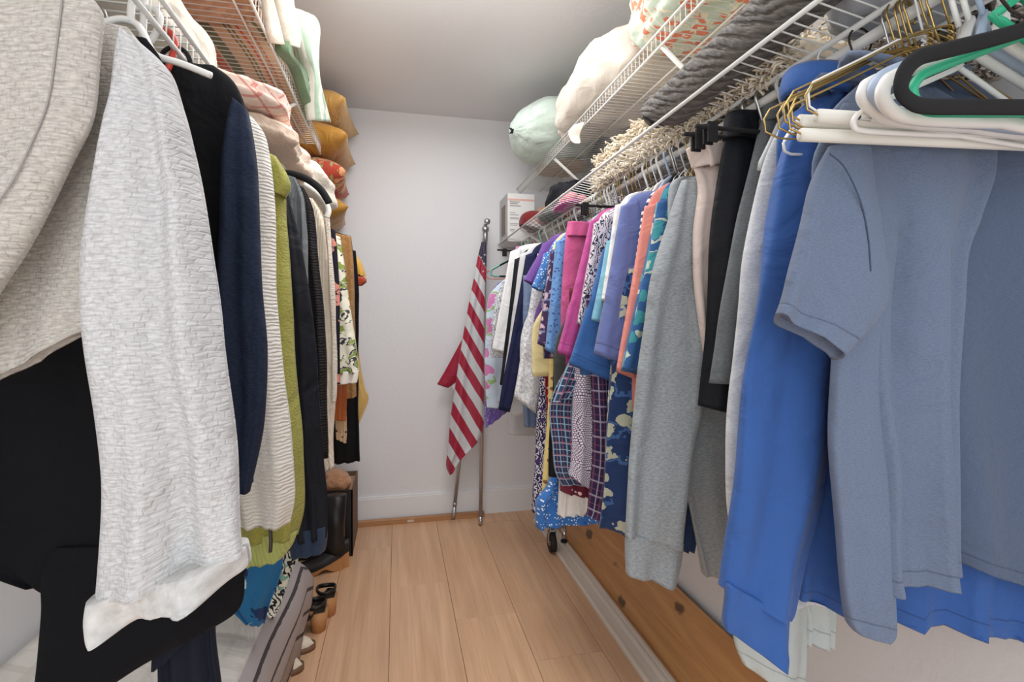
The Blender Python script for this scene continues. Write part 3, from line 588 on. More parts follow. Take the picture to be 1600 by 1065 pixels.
# long lower garments
garm('dress','navy and white abstract print long dress, leftmost of the long hems','dress','R',1.77,[('skirt',[(850,430,870,430),(845,520,900,520),(843,600,900,600),(838,700,900,700),(832,800,900,805)],cloth('navy_abstract',(38,36,74),'swirl',(216,210,222),(72,52,110),sc=34),dict(t=.018,nf=3))],hk='wire')
garm('top','deep red dotted top showing as a narrow strip beside the navy print dress','shirt','R',1.725,[('body',[(856,430,880,430),(853,540,900,540),(852,590,900,590),(856,660,900,660)],cloth('red_dot',(160,24,42),'dots',(230,200,200),sc=60),dict(t=.012))],hk='black')
garm('skirt','pale yellow skirt with tiny flowers above the blue dotted hem','skirt','R',1.68,[('body',[(860,430,900,430),(858,600,900,600),(852,700,905,700),(846,772,905,776)],cloth('yellow_sprig',(238,214,128),'dots',(150,100,70),sc=45),dict(t=.016,nf=4))],hk='wire')
garm('skirt','bright blue skirt with white dots, lowest ruffled hem by the caster','skirt','R',1.61,[('body',[(880,430,915,430),(876,600,920,600),(872,700,940,700),(856,758,945,758),(840,782,947,780),(838,824,948,812)],cloth('blue_white_dot',(48,112,192),'dots',(226,236,246),sc=130),dict(t=.022,fold=.014,nf=5))],hk='white')
garm('trousers','black narrow trousers between the dress and the checked shirt','trousers','R',1.565,[('leg',[(868,430,885,430),(864,600,880,600),(858,680,876,680),(857,744,872,744)],bk,dict(t=.01,fold=.004))],hk='steel')
garm('skirt','white pleated skirt hem above the blue dotted skirt','skirt','R',1.54,[('body',[(885,450,925,450),(880,600,930,600),(876,700,932,700),(875,760,930,760),(873,806,927,800)],cloth('off_white_crepe',(230,226,220),'plain'),dict(t=.018,fold=.010,nf=4))],hk='wwire')
garm('skirt','plum red skirt with pale dots, its hem just above the white one','skirt','R',1.505,[('body',[(890,450,930,450),(885,600,930,600),(878,700,935,700),(876,768,928,778)],cloth('plum_dot',(112,28,52),'dots',(232,206,206),sc=60),dict(t=.018,nf=3))],hk='wire')
plaid=cloth('navy_tartan',(30,50,86),'plaid',(150,184,202),(170,90,110),sc=54)
garm('plaid_shirt','navy and pale blue checked shirt with red lines below the magenta sleeve','shirt','R',1.42,[
 ('body',[(932,450,950,450),(912,540,940,540),(885,575,940,575),(860,630,915,630),(862,700,912,700),(866,735,930,738),(876,756,938,754)],plaid,dict(t=.018,nf=2)),
 ('sleeve',[(885,560,915,560),(872,590,910,595),(858,626,900,612)],plaid,dict(t=.014,dy=-.03))],hk='wire')
garm('blouse','purple and white woven grid print top, hem slanting down to the right','shirt','R',1.375,[('body',[(935,440,955,440),(915,540,948,540),(900,570,948,570),(896,640,938,640),(894,720,938,720),(890,742,939,776)],cloth('purple_grid',(232,226,234),'grid',(96,54,104),sc=125),dict(t=.018,nf=2))],hk='steel')
garm('plaid_skirt','plum and navy checked skirt beside the leaf print dress','skirt','R',1.31,[('body',[(915,460,960,460),(925,600,970,600),(928,700,970,700),(922,790,968,800),(918,806,965,822)],cloth('plum_tartan',(52,34,72),'plaid',(120,70,100),(170,170,190),sc=48),dict(t=.016,nf=2))],hk='wire')
garm('dress','navy dress with cream magnolia print, long hem left of the sweatshirt sleeve','dress','R',1.185,[('skirt',[(965,420,1050,420),(958,560,1060,560),(950,640,1060,640),(946,740,1060,740),(938,826,1060,835)],cloth('magnolia_print',(30,56,104),'print',(182,184,160),(62,100,156),sc=27),dict(t=.02,nf=2))],hk='black')
t=garm('jeans','dark blue denim jeans with a brown button showing between the sweatshirt sleeves','trousers','R',1.09,[('leg',[(1055,420,1100,420),(1050,640,1100,640),(1050,760,1095,760),(1048,856,1078,858)],cloth('dark_denim',(36,60,100),'heather',(26,44,80),sc=.6),dict(t=.016))],hk='wire')
p=at(1060,818,Y=1.06); MB().tube([p,p+Vector((0,.004,0))],.012,14).build('button',plain('brown_button',(150,92,52),.5),t)
# ===== LEFT, near =====
wf=cloth('cream_waffle',(206,200,190),'waffle',(150,144,136)); wfs=cloth('cream_waffle_cuff',(214,212,208),'fleece',(186,184,180),sc=.3)
wfc=cloth('cream_waffle_sleeve',(212,211,210),'waffle',(164,163,163))
t=garm('waffle_cardigan','cream waffle-knit cardigan, nearest and largest garment on the left','cardigan','L',.60,[
 ('front_panel',[(-160,-60,120,-40),(-170,0,150,5),(-180,50,188,49),(-180,113,185,113),(-180,200,176,203),(-180,270,143,270),(-180,390,80,390),(-170,480,20,480),(-150,560,-30,560)],wf,dict(t=.020,fold=.006,nf=1,nr=60,ns=30,dy=-.030)),
 ('body',[(-140,-20,175,15),(-160,60,215,68),(-160,160,270,160),(-160,300,270,300),(-160,420,230,420),(-150,540,170,500),(-120,640,140,505)],wf,dict(t=.014,fold=.006,nf=2,nr=50,ns=30,dy=.03,openb=True)),
 ('sleeve',[(196,50,226,74),(186,95,264,112),(180,160,280,168),(165,230,294,225),(147,330,319,320),(134,430,336,420),(139,520,350,510),(158,640,365,630),(164,740,375,730),(157,850,382,815),(151,930,386,858)],wfc,dict(t=.030,fold=.017,nf=1.5,nr=80,ns=32,openb=False)),
 ('cuff',[(151,925,386,852),(150,950,388,868),(156,975,387,885),(164,982,380,893)],wfs,dict(t=.0315,fold=.016,nf=1.5,nr=10,ns=32,t0=1)),
],hk='white',hang=False)
# stitched seam lines
def stitch(t,pts,Y,mat,name='stitching',r=.0009,dy=0):
    P=[at(u,v,Y=Y) for u,v in pts]; n=len(P)-1; Q=[]
    for i in range(n*8+1):
        q=crom([tuple(p) for p in P],i/(n*8)); Q.append((q[0],q[1]+dy,q[2]))
    MB().tube(Q,r,5).build(name,mat,t)
sm=plain('grey_thread',(160,154,150),.9); dth=plain('dark_blue_thread',(66,78,104),.9)
for tt_,pp_,yy_,dd_ in STI: stitch(tt_,pp_,yy_,dth,'shoulder_seam',.0010,dd_)
stitch(t,[(148,0),(148,40),(140,110),(128,190),(105,250),(75,310),(35,360),(-10,400)],.60,sm,dy=-.0515)
def left_hanger(kind,label,Y,lists,r):
    t=thing('clothes_hanger',label,'hanger',(LRX,Y,LRZ),'clothes hangers on the left rod')
    for nm,pts in lists:
        P=[tuple(at(u,v,Y=Y)) for u,v in pts]; n=len(P)-1
        MB().tube([crom(P,i/(n*5)) for i in range(n*5+1)],r,9).build(nm,HM[kind],t)
left_hanger('white','white plastic hanger rising above the cream cardigan, nearest on the left rod',.80,[('frame',[(150,40),(186,30),(211,36),(224,52),(233,72),(247,88),(285,100),(330,118)]),('hook',[(205,36),(205,10),(212,-20),(190,-50),(170,-30)])],.0048)
left_hanger('white','white plastic hanger with a looped hook beside the red hook',.85,[('hook',[(222,70),(224,40),(226,0),(232,-30)]),('frame',[(204,13),(236,12),(249,24),(248,42),(238,61),(225,74)])],.0048)
left_hanger('red','red plastic hanger hook between the white and black hooks',.90,[('hook',[(244,52),(256,47),(268,53),(274,68),(270,84),(262,110)])],.0046)
left_hanger('black','black hanger hook rising out of the black and navy jacket',.935,[('hook',[(252,88),(258,79),(270,74),(286,78),(296,92),(300,118)])],.0036)
left_hanger('black','black velvet hanger end arching over the slate ribbed jumper',1.555,[('frame',[(440,270),(462,273),(482,281),(500,295),(511,311),(514,317)])],.0105)
left_hanger('tube','cream padded hanger end above the long cream cardigan',1.66,[('frame',[(475,288),(492,299),(506,313),(513,328),(510,340)])],.009)
blk=cloth('black_fleece',(11,11,15),'plain',rough=.95)
t=garm('zip_jacket','black zip-front jacket hanging under the cream cardigan','jacket','L',.79,[
 ('body',[(150,60,230,62),(0,120,260,120),(-100,300,280,300),(-110,500,290,500),(-110,700,300,700),(-100,820,310,820),(-70,862,200,908),(40,905,130,915)],blk,dict(t=.025,fold=.006,nf=2,nr=60,ns=30)),
 ('front_panel',[(110,840,370,830),(92,870,388,855),(88,900,392,880),(89,930,385,930),(88,965,335,965),(86,1015,240,1015),(82,1075,150,1075)],blk,dict(t=.014,fold=.004,nf=1,nr=40,ns=24,dy=-.03)),
],hk='dwire')
m=MB()
for k in range(40):
    p=at(90-k*.12,905+k*4.0,Y=.755); m.box((p.x-.004,p.y-.003,p.z-.0012),(p.x+.0015,p.y+.001,p.z+.0010))
z_=m.build('zipper_teeth',plain('black_zipper',(24,24,26),.4),t,smooth=False); z_['kind']='stuff'
MB().tube([at(85,1052,Y=.753),at(80,1066,Y=.753)],.004,8,flat=.5).build('zip_pull',plain('zip_metal',(80,80,82),.3,1),t)
nv=cloth('navy_wool',(36,48,72),'heather',(24,32,50),sc=.7)
garm('navy_trousers','dark navy jogger leg with folded cuff below the cream sleeve','trousers','L',.83,[
 ('leg',[(230,500,320,500),(245,800,350,800),(252,930,340,925),(250,1000,338,1000),(252,1100,352,1100)],cloth('ink_navy',(22,27,40),'plain'),dict(t=.02,fold=.006,nr=30)),
 ('cuff',[(250,930,342,925),(249,985,318,965),(248,1032,290,1000)],cloth('ink_navy',(22,27,40),'plain'),dict(t=.012,fold=.003,nr=16,dy=-.02))],hk='steel')
garm('jacket','black and navy colour-block jacket behind the cream cardigan','jacket','L',.93,[
 ('body',[(235,100,335,103),(200,125,372,138),(140,220,392,220),(120,400,398,400),(120,600,400,600),(130,750,396,752)],cloth('black_ponte',(11,12,16),'plain'),dict(t=.024,fold=.008,nf=2,nr=50,ns=26)),
 ('sleeve',[(374,168,396,186),(366,205,402,215),(358,270,410,270),(354,350,415,350),(352,450,421,450),(356,560,427,560),(364,650,422,650),(374,752,400,757)],nv,dict(t=.024,fold=.010,nf=1.3,nr=50,ns=22,dy=-.035,label='navy blue sleeve')),
],hk='black')
garm('sweater','off-white chevron-knit sweater right of the navy sleeve','sweater','L',1.06,[
 ('body',[(380,176,398,186),(350,215,420,225),(330,340,428,340),(330,450,431,450),(330,560,440,560),(335,680,453,680),(355,770,458,770),(375,815,450,820)],cloth('ivory_chevron',(232,228,218),'ribh',(196,190,180),sc=1.5),dict(t=.026,fold=.010,nf=2,nr=50,ns=24))],hk='white')
grn=cloth('lime_fleece',(164,160,70),'fleece',(142,140,56))
t=garm('fleece_jacket','lime green fleece jacket with a turned collar and front zip','jacket','L',1.21,[
 ('body',[(405,262,440,270),(390,300,446,305),(370,345,447,345),(360,450,455,450),(360,600,464,600),(360,700,472,700),(365,790,474,790),(375,840,464,838)],grn,dict(t=.03,fold=.010,nf=2,nr=50,ns=24)),
 ('waistband',[(372,832,466,828),(376,855,458,850),(382,880,442,871)],cloth('lime_rib',(176,184,100),'rib',(156,164,84)),dict(t=.026,fold=.005,nr=10,t0=1)),
 ('collar',[(420,244,436,250),(420,268,452,276),(424,290,457,296),(430,306,448,312)],grn,dict(t=.022,fold=.004,nr=14,dy=-.02)),
],hk='white')
stitch(t,[(422,825),(423,845),(422,862)],1.165,plain('zip_metal',(80,80,82),.3,1),'zipper',.004)
garm('shirt','dark navy long shirt with a curved hem right of the lime fleece','shirt','L',1.42,[
 ('body',[(425,285,448,292),(415,340,460,340),(410,400,473,400),(410,480,487,480),(410,600,497,600),(415,700,505,700),(430,780,512,780),(450,845,511,838)],cloth('midnight_knit',(20,23,31),'plain',rough=.7),dict(t=.024,fold=.008,nr=40)),
 ('hem_band',[(450,828,511,820),(452,850,511,843),(455,869,508,860)],cloth('ink_blue',(38,54,78),'plain'),dict(t=.022,fold=.004,nr=8,t0=1))],hk='black')
garm('jumper','slate grey ribbed jumper between the two black garments','sweater','L',1.50,[('body',[(440,272,462,278),(430,305,476,308),(430,350,479,350),(430,450,481,450),(430,600,483,600)],cloth('slate_rib',(100,106,108),'rib',(84,90,92)),dict(t=.02))],hk='wire')
garm('ribbed_sweater','black cable-ribbed sweater left of the cream cardigan','sweater','L',1.58,[('body',[(450,285,474,292),(445,325,490,328),(445,400,497,400),(450,500,507,500),(450,600,511,600),(460,715,512,715)],cloth('black_cable',(34,31,32),'ribh',(20,18,20),sc=1.3),dict(t=.022))],hk='steel')
garm('cream_cardigan','long cream cardigan with a ruffled front edge','cardigan','L',1.74,[
 ('body',[(470,305,492,312),(462,345,510,345),(460,420,519,420),(465,520,523,520),(478,620,524,620),(490,690,521,690),(507,733,522,730)],cloth('cream_knit',(230,216,194),'rib',(206,192,172)),dict(t=.022,nr=40)),
 ('ruffle',[(508,340,516,342),(514,420,523,420),(519,520,527,520),(520,600,529,600),(519,625,527,625)],cloth('cream_ruffle',(232,220,202),'ribh',(190,176,160),sc=2.5),dict(t=.010,fold=.010,nf=1,dy=-.03))],hk='white')
garm('lined_jacket','black and pink trimmed top edge between the cream cardigan and floral blouse','shirt','L',1.84,[('body',[(505,352,524,360),(500,420,529,420),(500,520,531,520),(505,600,531,600)],cloth('black_pink_print',(30,28,44),'print',(216,136,120),(30,28,44),sc=26),dict(t=.014))],hk='wire')
t=garm('floral_blouse','ivory blouse printed with green leaves and a sheer hem','shirt','L',1.96,[
 ('body',[(510,364,532,370),(505,430,541,430),(505,510,552,510),(508,587,562,582)],cloth('green_leaf_print',(232,228,206),'print',(140,160,70),(60,60,70),sc=34),dict(t=.018,nr=36)),
 ('sheer_hem',[(508,582,561,578),(508,592,560,588),(508,602,558,597)],cloth('sheer_ivory',(226,218,208),'plain'),dict(t=.014,nr=8,t0=1))],hk='clear')
garm('suede_jacket','tan suede jacket with a stitched hem by the back wall','jacket','L',2.10,[('body',[(515,362,548,370),(508,420,553,420),(508,520,555,520),(518,600,557,600),(522,626,557,619)],cloth('tan_suede',(170,122,66),'fleece',(146,100,50),sc=.4),dict(t=.022))],hk='wire')
garm('satin_scarf','orange satin scarf hanging below the tan suede jacket','scarf','L',2.03,[('body',[(520,500,538,500),(520,600,542,600),(522,655,541,657)],cloth('orange_satin',(176,82,22),'plain',rough=.3),dict(t=.010,fold=.006))],hk='steel')
garm('scarf','leopard print scarf end below the orange satin','scarf','L',2.065,[('body',[(522,560,540,560),(524,660,542,662),(525,684,541,692)],cloth('leopard',(196,160,120),'dots',(46,24,18),sc=60),dict(t=.010))],hk='steel')
garm('skirt','black long skirt farthest on the left rod, above the cardboard box','skirt','L',2.22,[('body',[(520,385,556,392),(518,450,561,450),(518,560,560,560),(516,650,561,650),(514,724,563,718)],cloth('black_velvet_cloth',(14,13,14),'plain'),dict(t=.024,nf=3))],hk='black')
t=thing('patterned_bag','small orange, gold and white patterned bag hanging at the far end of the left rod','bag',(-.2,2.40,1.45))
mb_=cloth('bag_print',(214,160,62),'print',(44,26,22),(230,226,216),sc=22)
loft('body',[(545,402,560,402),(540,415,568,418),(540,430,573,436),(545,443,568,443)],mb_,t,Y=2.40,t=.05,fold=.004,nr=16)
loft('trim',[(548,430,570,433),(545,438,573,440),(550,446,566,446)],cloth('rust_trim',(170,60,32),'plain'),t,Y=2.36,t=.03,fold=.002,nr=8)
MB().tube([at(552,404,Y=2.38),at(548,370,Y=2.38),(LRX+.02,2.40,LRZ+.012)],.003,6).build('strap',bk,t)
garm('scarf','ochre scarf bunched at the far end of the left rod','scarf','L',2.50,[('body',[(530,420,545,420),(540,560,562,560),(548,600,570,604),(550,622,576,622),(548,650,566,650),(545,672,556,672)],cloth('ochre_gauze',(206,166,92),'plain'),dict(t=.024,fold=.008))],hk='wire')
teal=cloth('teal_bird_print',(24,98,146),'print',(18,44,90),(196,214,220),sc=19)
garm('tropical_dress','teal blue tropical print dress hanging below the lime fleece','dress','L',1.33,[
 ('skirt',[(395,420,440,420),(375,700,445,700),(372,860,445,850),(366,905,436,905),(350,930,425,935),(385,968,414,972)],teal,dict(t=.02,fold=.010))],hk='wwire')
garm('zebra_dress','black and white zebra print dress hem with green flowers beside the teal dress','dress','L',1.46,[('skirt',[(405,450,450,450),(410,700,465,700),(410,850,468,852),(412,880,458,885),(415,940,440,940),(420,960,430,962)],cloth('zebra',(224,222,206),'swirl',(22,24,26),(120,170,150),sc=24),dict(t=.016))],hk='steel')

# ---------------- flag ----------------
stl=plain('brushed_aluminium',(186,186,188),.3,.9)
t=thing('flag_pole','tall silver flag pole with ball finial leaning in the back right corner','pole',(.46,2.86,0))
b0=Vector((.462,2.87,.0)); b1=at(758,375,Y=2.93)
m=MB(); m.tube([b0,b0+(b1-b0)*.03],.0125,14); m.build('foot_cap',stl,t)
m=MB(); m.tube([b0+Vector((0,0,.01)),b1],.0105,14); m.build('pole',stl,t)
c=at(761,346,Y=2.93); d=(b1-b0).normalized()
m=MB(); m.tube([b1-d*.03,b1+d*.03,b1+d*.05,b1+d*.052,b1+d*.075,b1+d*.077,b1+d*.092],.014,14,rs=[.013,.016,.015,.021,.021,.012,.010]); m.build('collar',stl,t)
m=MB(); m.tube([c+d*.019*math.sin(a)for a in[R(-88+22*i) for i in range(9)]],.01,16,rs=[.0185*math.cos(R(-88+22*i))+.001 for i in range(9)]); m.build('finial',stl,t)
t2=thing('flag_pole','second silver pole leaning behind the flag, foot left of the tall pole','pole',(.324,3.0,0))
p0=at(708,809,Y=2.99); p0.z=0; p1=at(756,372,Y=2.995)
MB().tube([p0,p1],.010,14).build('pole',stl,t2); MB().tube([p0,p0+(p1-p0)*.045],.013,14).build('foot_cap',stl,t2); MB().tube([p0+(p1-p0)*.05,p0+(p1-p0)*.06],.0135,14).build('ring',stl,t2)
def flagmat():
    q=NT('flag_nylon'); tc=q.n('ShaderNodeTexCoord'); s=q.n('ShaderNodeSeparateXYZ',{0:tc.outputs['UV']})
    v=s.outputs[1]; u=s.outputs[0]
    wob=q.math('MULTIPLY',q.math('SUBTRACT',q.noise(tc.outputs['UV'],5,2),.5),.035)
    c=q.math('ADD',q.math('ADD',v,q.math('MULTIPLY',u,1.75)),wob)
    f=q.math('FRACT',q.math('DIVIDE',c,.178)); base=q.mix(q.math('GREATER_THAN',f,.5),lin((196,198,200)),lin((166,18,52)))
    can=q.math('GREATER_THAN',c,2.318); base=q.mix(can,base,lin((44,36,66)))
    q.set(q.b.inputs['Base Color'],base); q.b.inputs['Roughness'].default_value=.5; q.b.inputs['Sheen Weight'].default_value=.2
    q.set(q.b.inputs['Normal'],q.bump(q.noise(q.uv(60,8),1,3),.35,.006)); return q.m
FM=flagmat()
t=thing('flag','furled red, white and blue striped flag hanging from the tall silver pole','flag',(.49,2.90,1.7))
loft('cloth',[(752,378,759,378),(746,405,760,405),(739,440,759,440),(731,480,758,480),(724,520,757,520),(716,570,757,570),(710,610,757,610),(706,640,757,640),(702,672,756,664),(699,708,748,688),(697,728,722,716),(702,741,708,737)],FM,t,Y=2.86,t=.022,fold=.010,nf=1.6,nr=70,ns=24,planar=True)
loft('cloth_corner',[(722,530,728,534),(708,556,722,566),(696,578,718,590),(683,600,700,606)],cloth('flag_red_nylon',(160,18,50),'plain',rough=.5),t,Y=2.89,t=.008,fold=.004,nf=1,nr=20,ns=12)
loft('white_corner',[(716,580,724,582),(708,592,722,600),(704,603,716,612),(712,612,718,620)],cloth('flag_white_nylon',(206,206,208),'plain',rough=.5),t,Y=2.90,t=.006,fold=.003,nf=1,nr=12,ns=10)
for (u,v,s_) in((757.5,398,2.0),(756.5,412,2.4),(752,402,1.8),(755,424,2.0)):
    m=MB(); c=at(u,v,Y=2.828); k=m.add(c+Vector((0,-.002,0)))
    for i in range(10):
        rr=(s_ if i%2==0 else s_*.42)*.0036; a=math.pi/2+i*math.pi/5; m.add(c+Vector((rr*math.cos(a),0,rr*math.sin(a))))
    for i in range(10): m.f.append([k,k+1+i,k+1+(i+1)%10])
    m.build('star',cloth('flag_white_nylon',(206,206,208)),t,smooth=False)

# ---------------- right shelf contents ----------------
# tied comforter bag
m=MB(); c=Vector((.775,2.50,2.115)); n,k=64,30; ax=Vector((-1,-.15,-.10)).normalized(); ey=Vector((0,0,1)); ey=(ey-ax*ey.dot(ax)).normalized(); ez=ax.cross(ey)
for i in range(k+1):
    s=i/k; x=.225-.45*s*1.0; 
    q=(math.sin(math.pi*min(1,max(0,s*.985+.005)))**.27)*(1-s**16)*(1-(1-s)**30); pin=max(0,(s-.72)/.28)
    rr=q*(1-pin*.15)
    for j in range(n):
        a=2*math.pi*j/n; fo=1+.05*pin*math.sin(a*13+2*pin)+.02*pin*math.sin(a*29)
        v=c+ax*(-x)+ey*math.cos(a)*rr*.155*fo+ez*math.sin(a)*rr*.27*fo
        v+=(v-c).normalized()*noise.noise(v*7)*.014+(v-c).normalized()*noise.noise(v*22)*.004; m.add(v,(a*.2,x))
for i in range(k):
    for j in range(n): m.f.append([i*n+j,i*n+(j+1)%n,(i+1)*n+(j+1)%n,(i+1)*n+j])
t=thing('tied_bag','pale sage green comforter in a tied bag on the far upper right shelf','bag',c)
m.build('bag',cloth('sage_satin',(188,204,192),'plain',rough=.4,wr=.8),t)
kp=at(800,205,Y=2.42); m=MB(); m.tube([kp+Vector((.004*math.cos(a*2.5),-.004,.012*math.sin(a*1.7)))for a in range(8)],.006,6); m.tube([kp,kp+Vector((-.012,0,.016))],.003,5); m.tube([kp,kp+Vector((-.012,0,-.012))],.003,5); m.build('tie',bk,t)
wsm=cloth('cream_comforter',(214,204,190),'plain',wr=.9); 
tag(blob('folded_comforter',(.84,1.90,2.075),(.165,.36,.105),wsm,None,e=.55,amp=.035,fr=7,seed=2,n=80,k=44),'cream white folded comforter bulging on the upper right shelf beside the tied bag','bedding')
t=thing('sheet','white sheet bundled on the upper right shelf with a corner through the front lip','bedding',(.74,2.18,2.0))
blob('bundle',(.80,2.17,2.02),(.085,.09,.055),wsm,t,e=.8,amp=.02,fr=14,seed=5)
loft('corner',[(894,196,914,190),(888,206,905,210),(892,218,905,222),(900,224,904,224)],wsm,t,pl=((.70,0,0),(1,0,.0)),t=.012,fold=.006,nf=1,nr=12,ns=10)
cro=cloth('crochet_floral',(190,204,186),'print',(224,120,84),(226,216,190),sc=26); 
o=blob('crochet_blanket',(.84,1.12,2.085),(.17,.40,.12),cro,None,e=.5,amp=.02,fr=12,seed=9,n=120,k=60,lay=3); tag(o,'crocheted blanket with orange and sage floral squares on the upper right shelf','blanket')
tag(blob('blanket',(.86,.50,2.07),(.145,.22,.105),cloth('grey_plush',(150,146,140),'fleece',(120,116,112)),None,e=.5,amp=.02,seed=3),'grey folded blanket on the near end of the upper right shelf','blanket')
o=blob('straw_hat',(.86,2.62,1.973),(.13,.17,.010),cloth('tan_straw',(200,176,146),'ribh',(170,146,120)),None,e=.9,amp=.002,seed=1); tag(o,'flat tan oval placemat lying on the upper right shelf under the tied bag','placemat'); o.name='placemat'
# lower right shelf
knit=cloth('grey_cable_knit',(124,119,113),'cable',(92,88,84),sc=.9)
m=MB(); n=44; k=70; cx,cz=.628,1.668; y0,y1=.30,1.15; rr=.047
for i in range(k+1):
    y=y0+(y1-y0)*i/k
    for j in range(n):
        a=2*math.pi*j/n; d=rr*(1+.05*noise.noise(Vector((math.cos(a)*2,y*5,math.sin(a)*2)))+.03*math.sin(a*2+y*3))
        e=1-max(0,(i-k+4)/4)**2*.12
        m.add((cx+d*e*math.cos(a),y+.05*math.sin(a),cz+d*e*math.sin(a)+.012*math.sin(y*4)),(a*rr,y))
for i in range(k):
    for j in range(n): m.f.append([i*n+j,i*n+(j+1)%n,(i+1)*n+(j+1)%n,(i+1)*n+j])
m.f.append(list(range(n)))
t=thing('knitted_throw','rolled charcoal grey knitted throw on the front of the lower right shelf','blanket',(cx,y0,cz-rr))
m.build('roll',knit,t)
m=MB(); P=[]; rs=[]
for i in range(60):
    a=i*.32; q=rr*.90*(1-i/62); P.append((cx+q*math.cos(a),y1+.008,cz+q*math.sin(a))); rs.append(.006)
m.tube(P,.01,7,rs=rs); m.build('rolled_end',knit,t)
# shaggy rugs: rounded core + yarn loops
yarn=cloth('cream_yarn',(238,222,196),'plain',rough=.95); yarn2=cloth('taupe_yarn',(196,184,170),'plain',rough=.95)
def shag(label,lo,hi,mat,core,cnt,seed):
    rnd=random.Random(seed); c=[(a+b)/2 for a,b in zip(lo,hi)]; h=[(b-a)/2 for a,b in zip(lo,hi)]
    t=thing('shaggy_rug',label,'rug',(c[0],c[1],lo[2]))
    blob('backing',c,[x*.9 for x in h],core,t,e=.4,amp=.006,seed=seed)
    m=MB()
    for _ in range(cnt):
        f=rnd.choice((0,0,0,1,1,2,3)); 
        p=Vector([rnd.uniform(a,b) for a,b in zip(lo,hi)]); nn=Vector((0,0,0))
        if f in(0,): p.z=1.6095-(p.x-.688)*.15+.006; nn.z=-.2
        elif f==1: p.x=lo[0]+.008; nn.x=-1
        elif f==2: p.z=hi[2]-.006; nn.z=1
        else: p.y=hi[1]-.006; nn.y=1
        L=rnd.uniform(.018,.036); d=Vector((rnd.uniform(-1,1),rnd.uniform(-1,1),rnd.uniform(-1,.4)))
        if f==0: d.z=0
        d.normalize(); d*=L; sd=Vector((rnd.uniform(-1,1),rnd.uniform(-1,1),0 if f==0 else rnd.uniform(-.5,.5)))*.006
        m.tube([p,p+d*.5+nn*.010+sd,p+d+nn*.006,p+d*.8+nn*.002-sd],.0026,4)
    o=m.build('pile',mat,t); o['kind']='stuff'; return t
shag('cream shaggy yarn rug rolled behind the grey knitted throw, long one',(.672,.78,1.612),(.96,1.66,1.715),yarn,yarn,6500,3)
shag('taupe and grey shaggy yarn rug at the near end of the lower right shelf',(.88,.33,1.590),(1.0,.95,1.68),yarn2,yarn2,2400,4)
o=blob('wrapped_bedding',(.775,.58,1.672),(.095,.17,.052),cloth('clear_wrap',(206,210,218),'plain',rough=.2,wr=1.),None,e=.6,amp=.03,fr=10,seed=8,n=60,k=36); tag(o,'white bedding in clear plastic wrap beside the taupe shaggy rug','bedding')
# small things at far end of lower right shelf
t=thing('product_box','white and silver carton with a pink band, by the back wall','box',(.68,2.9,1.615))
m=MB().box((.605,2.80,1.603),(.760,3.02,1.872)).build('carton',plain('carton_white',(226,226,224),.5),t,smooth=False)
MB().box((.6035,2.80,1.603),(.605,3.02,1.872)).build('side_print',plain('carton_silver',(168,166,164),.4),t,smooth=False)
MB().box((.602,2.86,1.65),(.6035,2.96,1.82)).build('product_picture',plain('carton_picture',(112,92,82),.5),t,smooth=False)
MB().box((.606,2.7985,1.832),(.759,2.80,1.842)).build('band',plain('carton_pink',(226,176,162),.5),t,smooth=False)
gt_=plain('print_grey',(150,148,146),.6)
for i,(z,w_) in enumerate(((1.822,.055),(1.812,.045),(1.800,.062),(1.762,.032),(1.75,.05),(1.735,.048),(1.728,.052),(1.70,.05),(1.692,.044),(1.668,.03),(1.66,.024))):
    MB().box((.618,2.7988,z),(.618+w_,2.80,z+(.005 if i<3 else .003))).build('text_line',gt_,t,smooth=False)
t=thing('cap','dark red cap with a black brim on the lower right shelf beside the carton','cap',(.68,2.5,1.62))
blob('crown',(.69,2.55,1.665),(.075,.085,.055),cloth('dark_red_felt',(120,24,28),'plain'),t,e=.9,amp=.006,seed=3)
blob('brim',(.645,2.44,1.628),(.06,.05,.008),cloth('dark_red_felt',(120,24,28)),t,e=.9,amp=.002)
tag(blob('straw_bag',(.80,2.62,1.69),(.09,.11,.075),cloth('camel_felt',(168,128,92),'plain'),None,e=.8,amp=.01,seed=6),'camel brown soft bag between the carton and the black hat','bag')
t=thing('hat','black crumpled hat on the lower right shelf, between cap and pink slippers','hat',(.74,2.2,1.62))
blob('crown',(.75,2.16,1.695),(.10,.14,.07),bk2,t,e=.85,amp=.025,fr=14,seed=7); blob('brim',(.74,2.16,1.63),(.13,.20,.010),bk2,t,e=.9,amp=.008,fr=9)
for i,(x,y) in enumerate(((.665,1.98),(.72,2.02))):
    t=thing('slipper','bright pink slipper on the lower right shelf, '+('at the front lip' if i==0 else 'behind the front one'),'slipper',(x,y,1.62),'pink slippers on the shelf')
    blob('sole',(x,y,1.620),(.035,.11,.009),plain('pink_rubber',(206,72,150),.6),t,e=.8,amp=.002); blob('upper',(x,y-.04,1.642),(.034,.055,.022),cloth('pink_plush',(232,150,150),'fleece',(200,90,130)),t,e=.8,amp=.004)

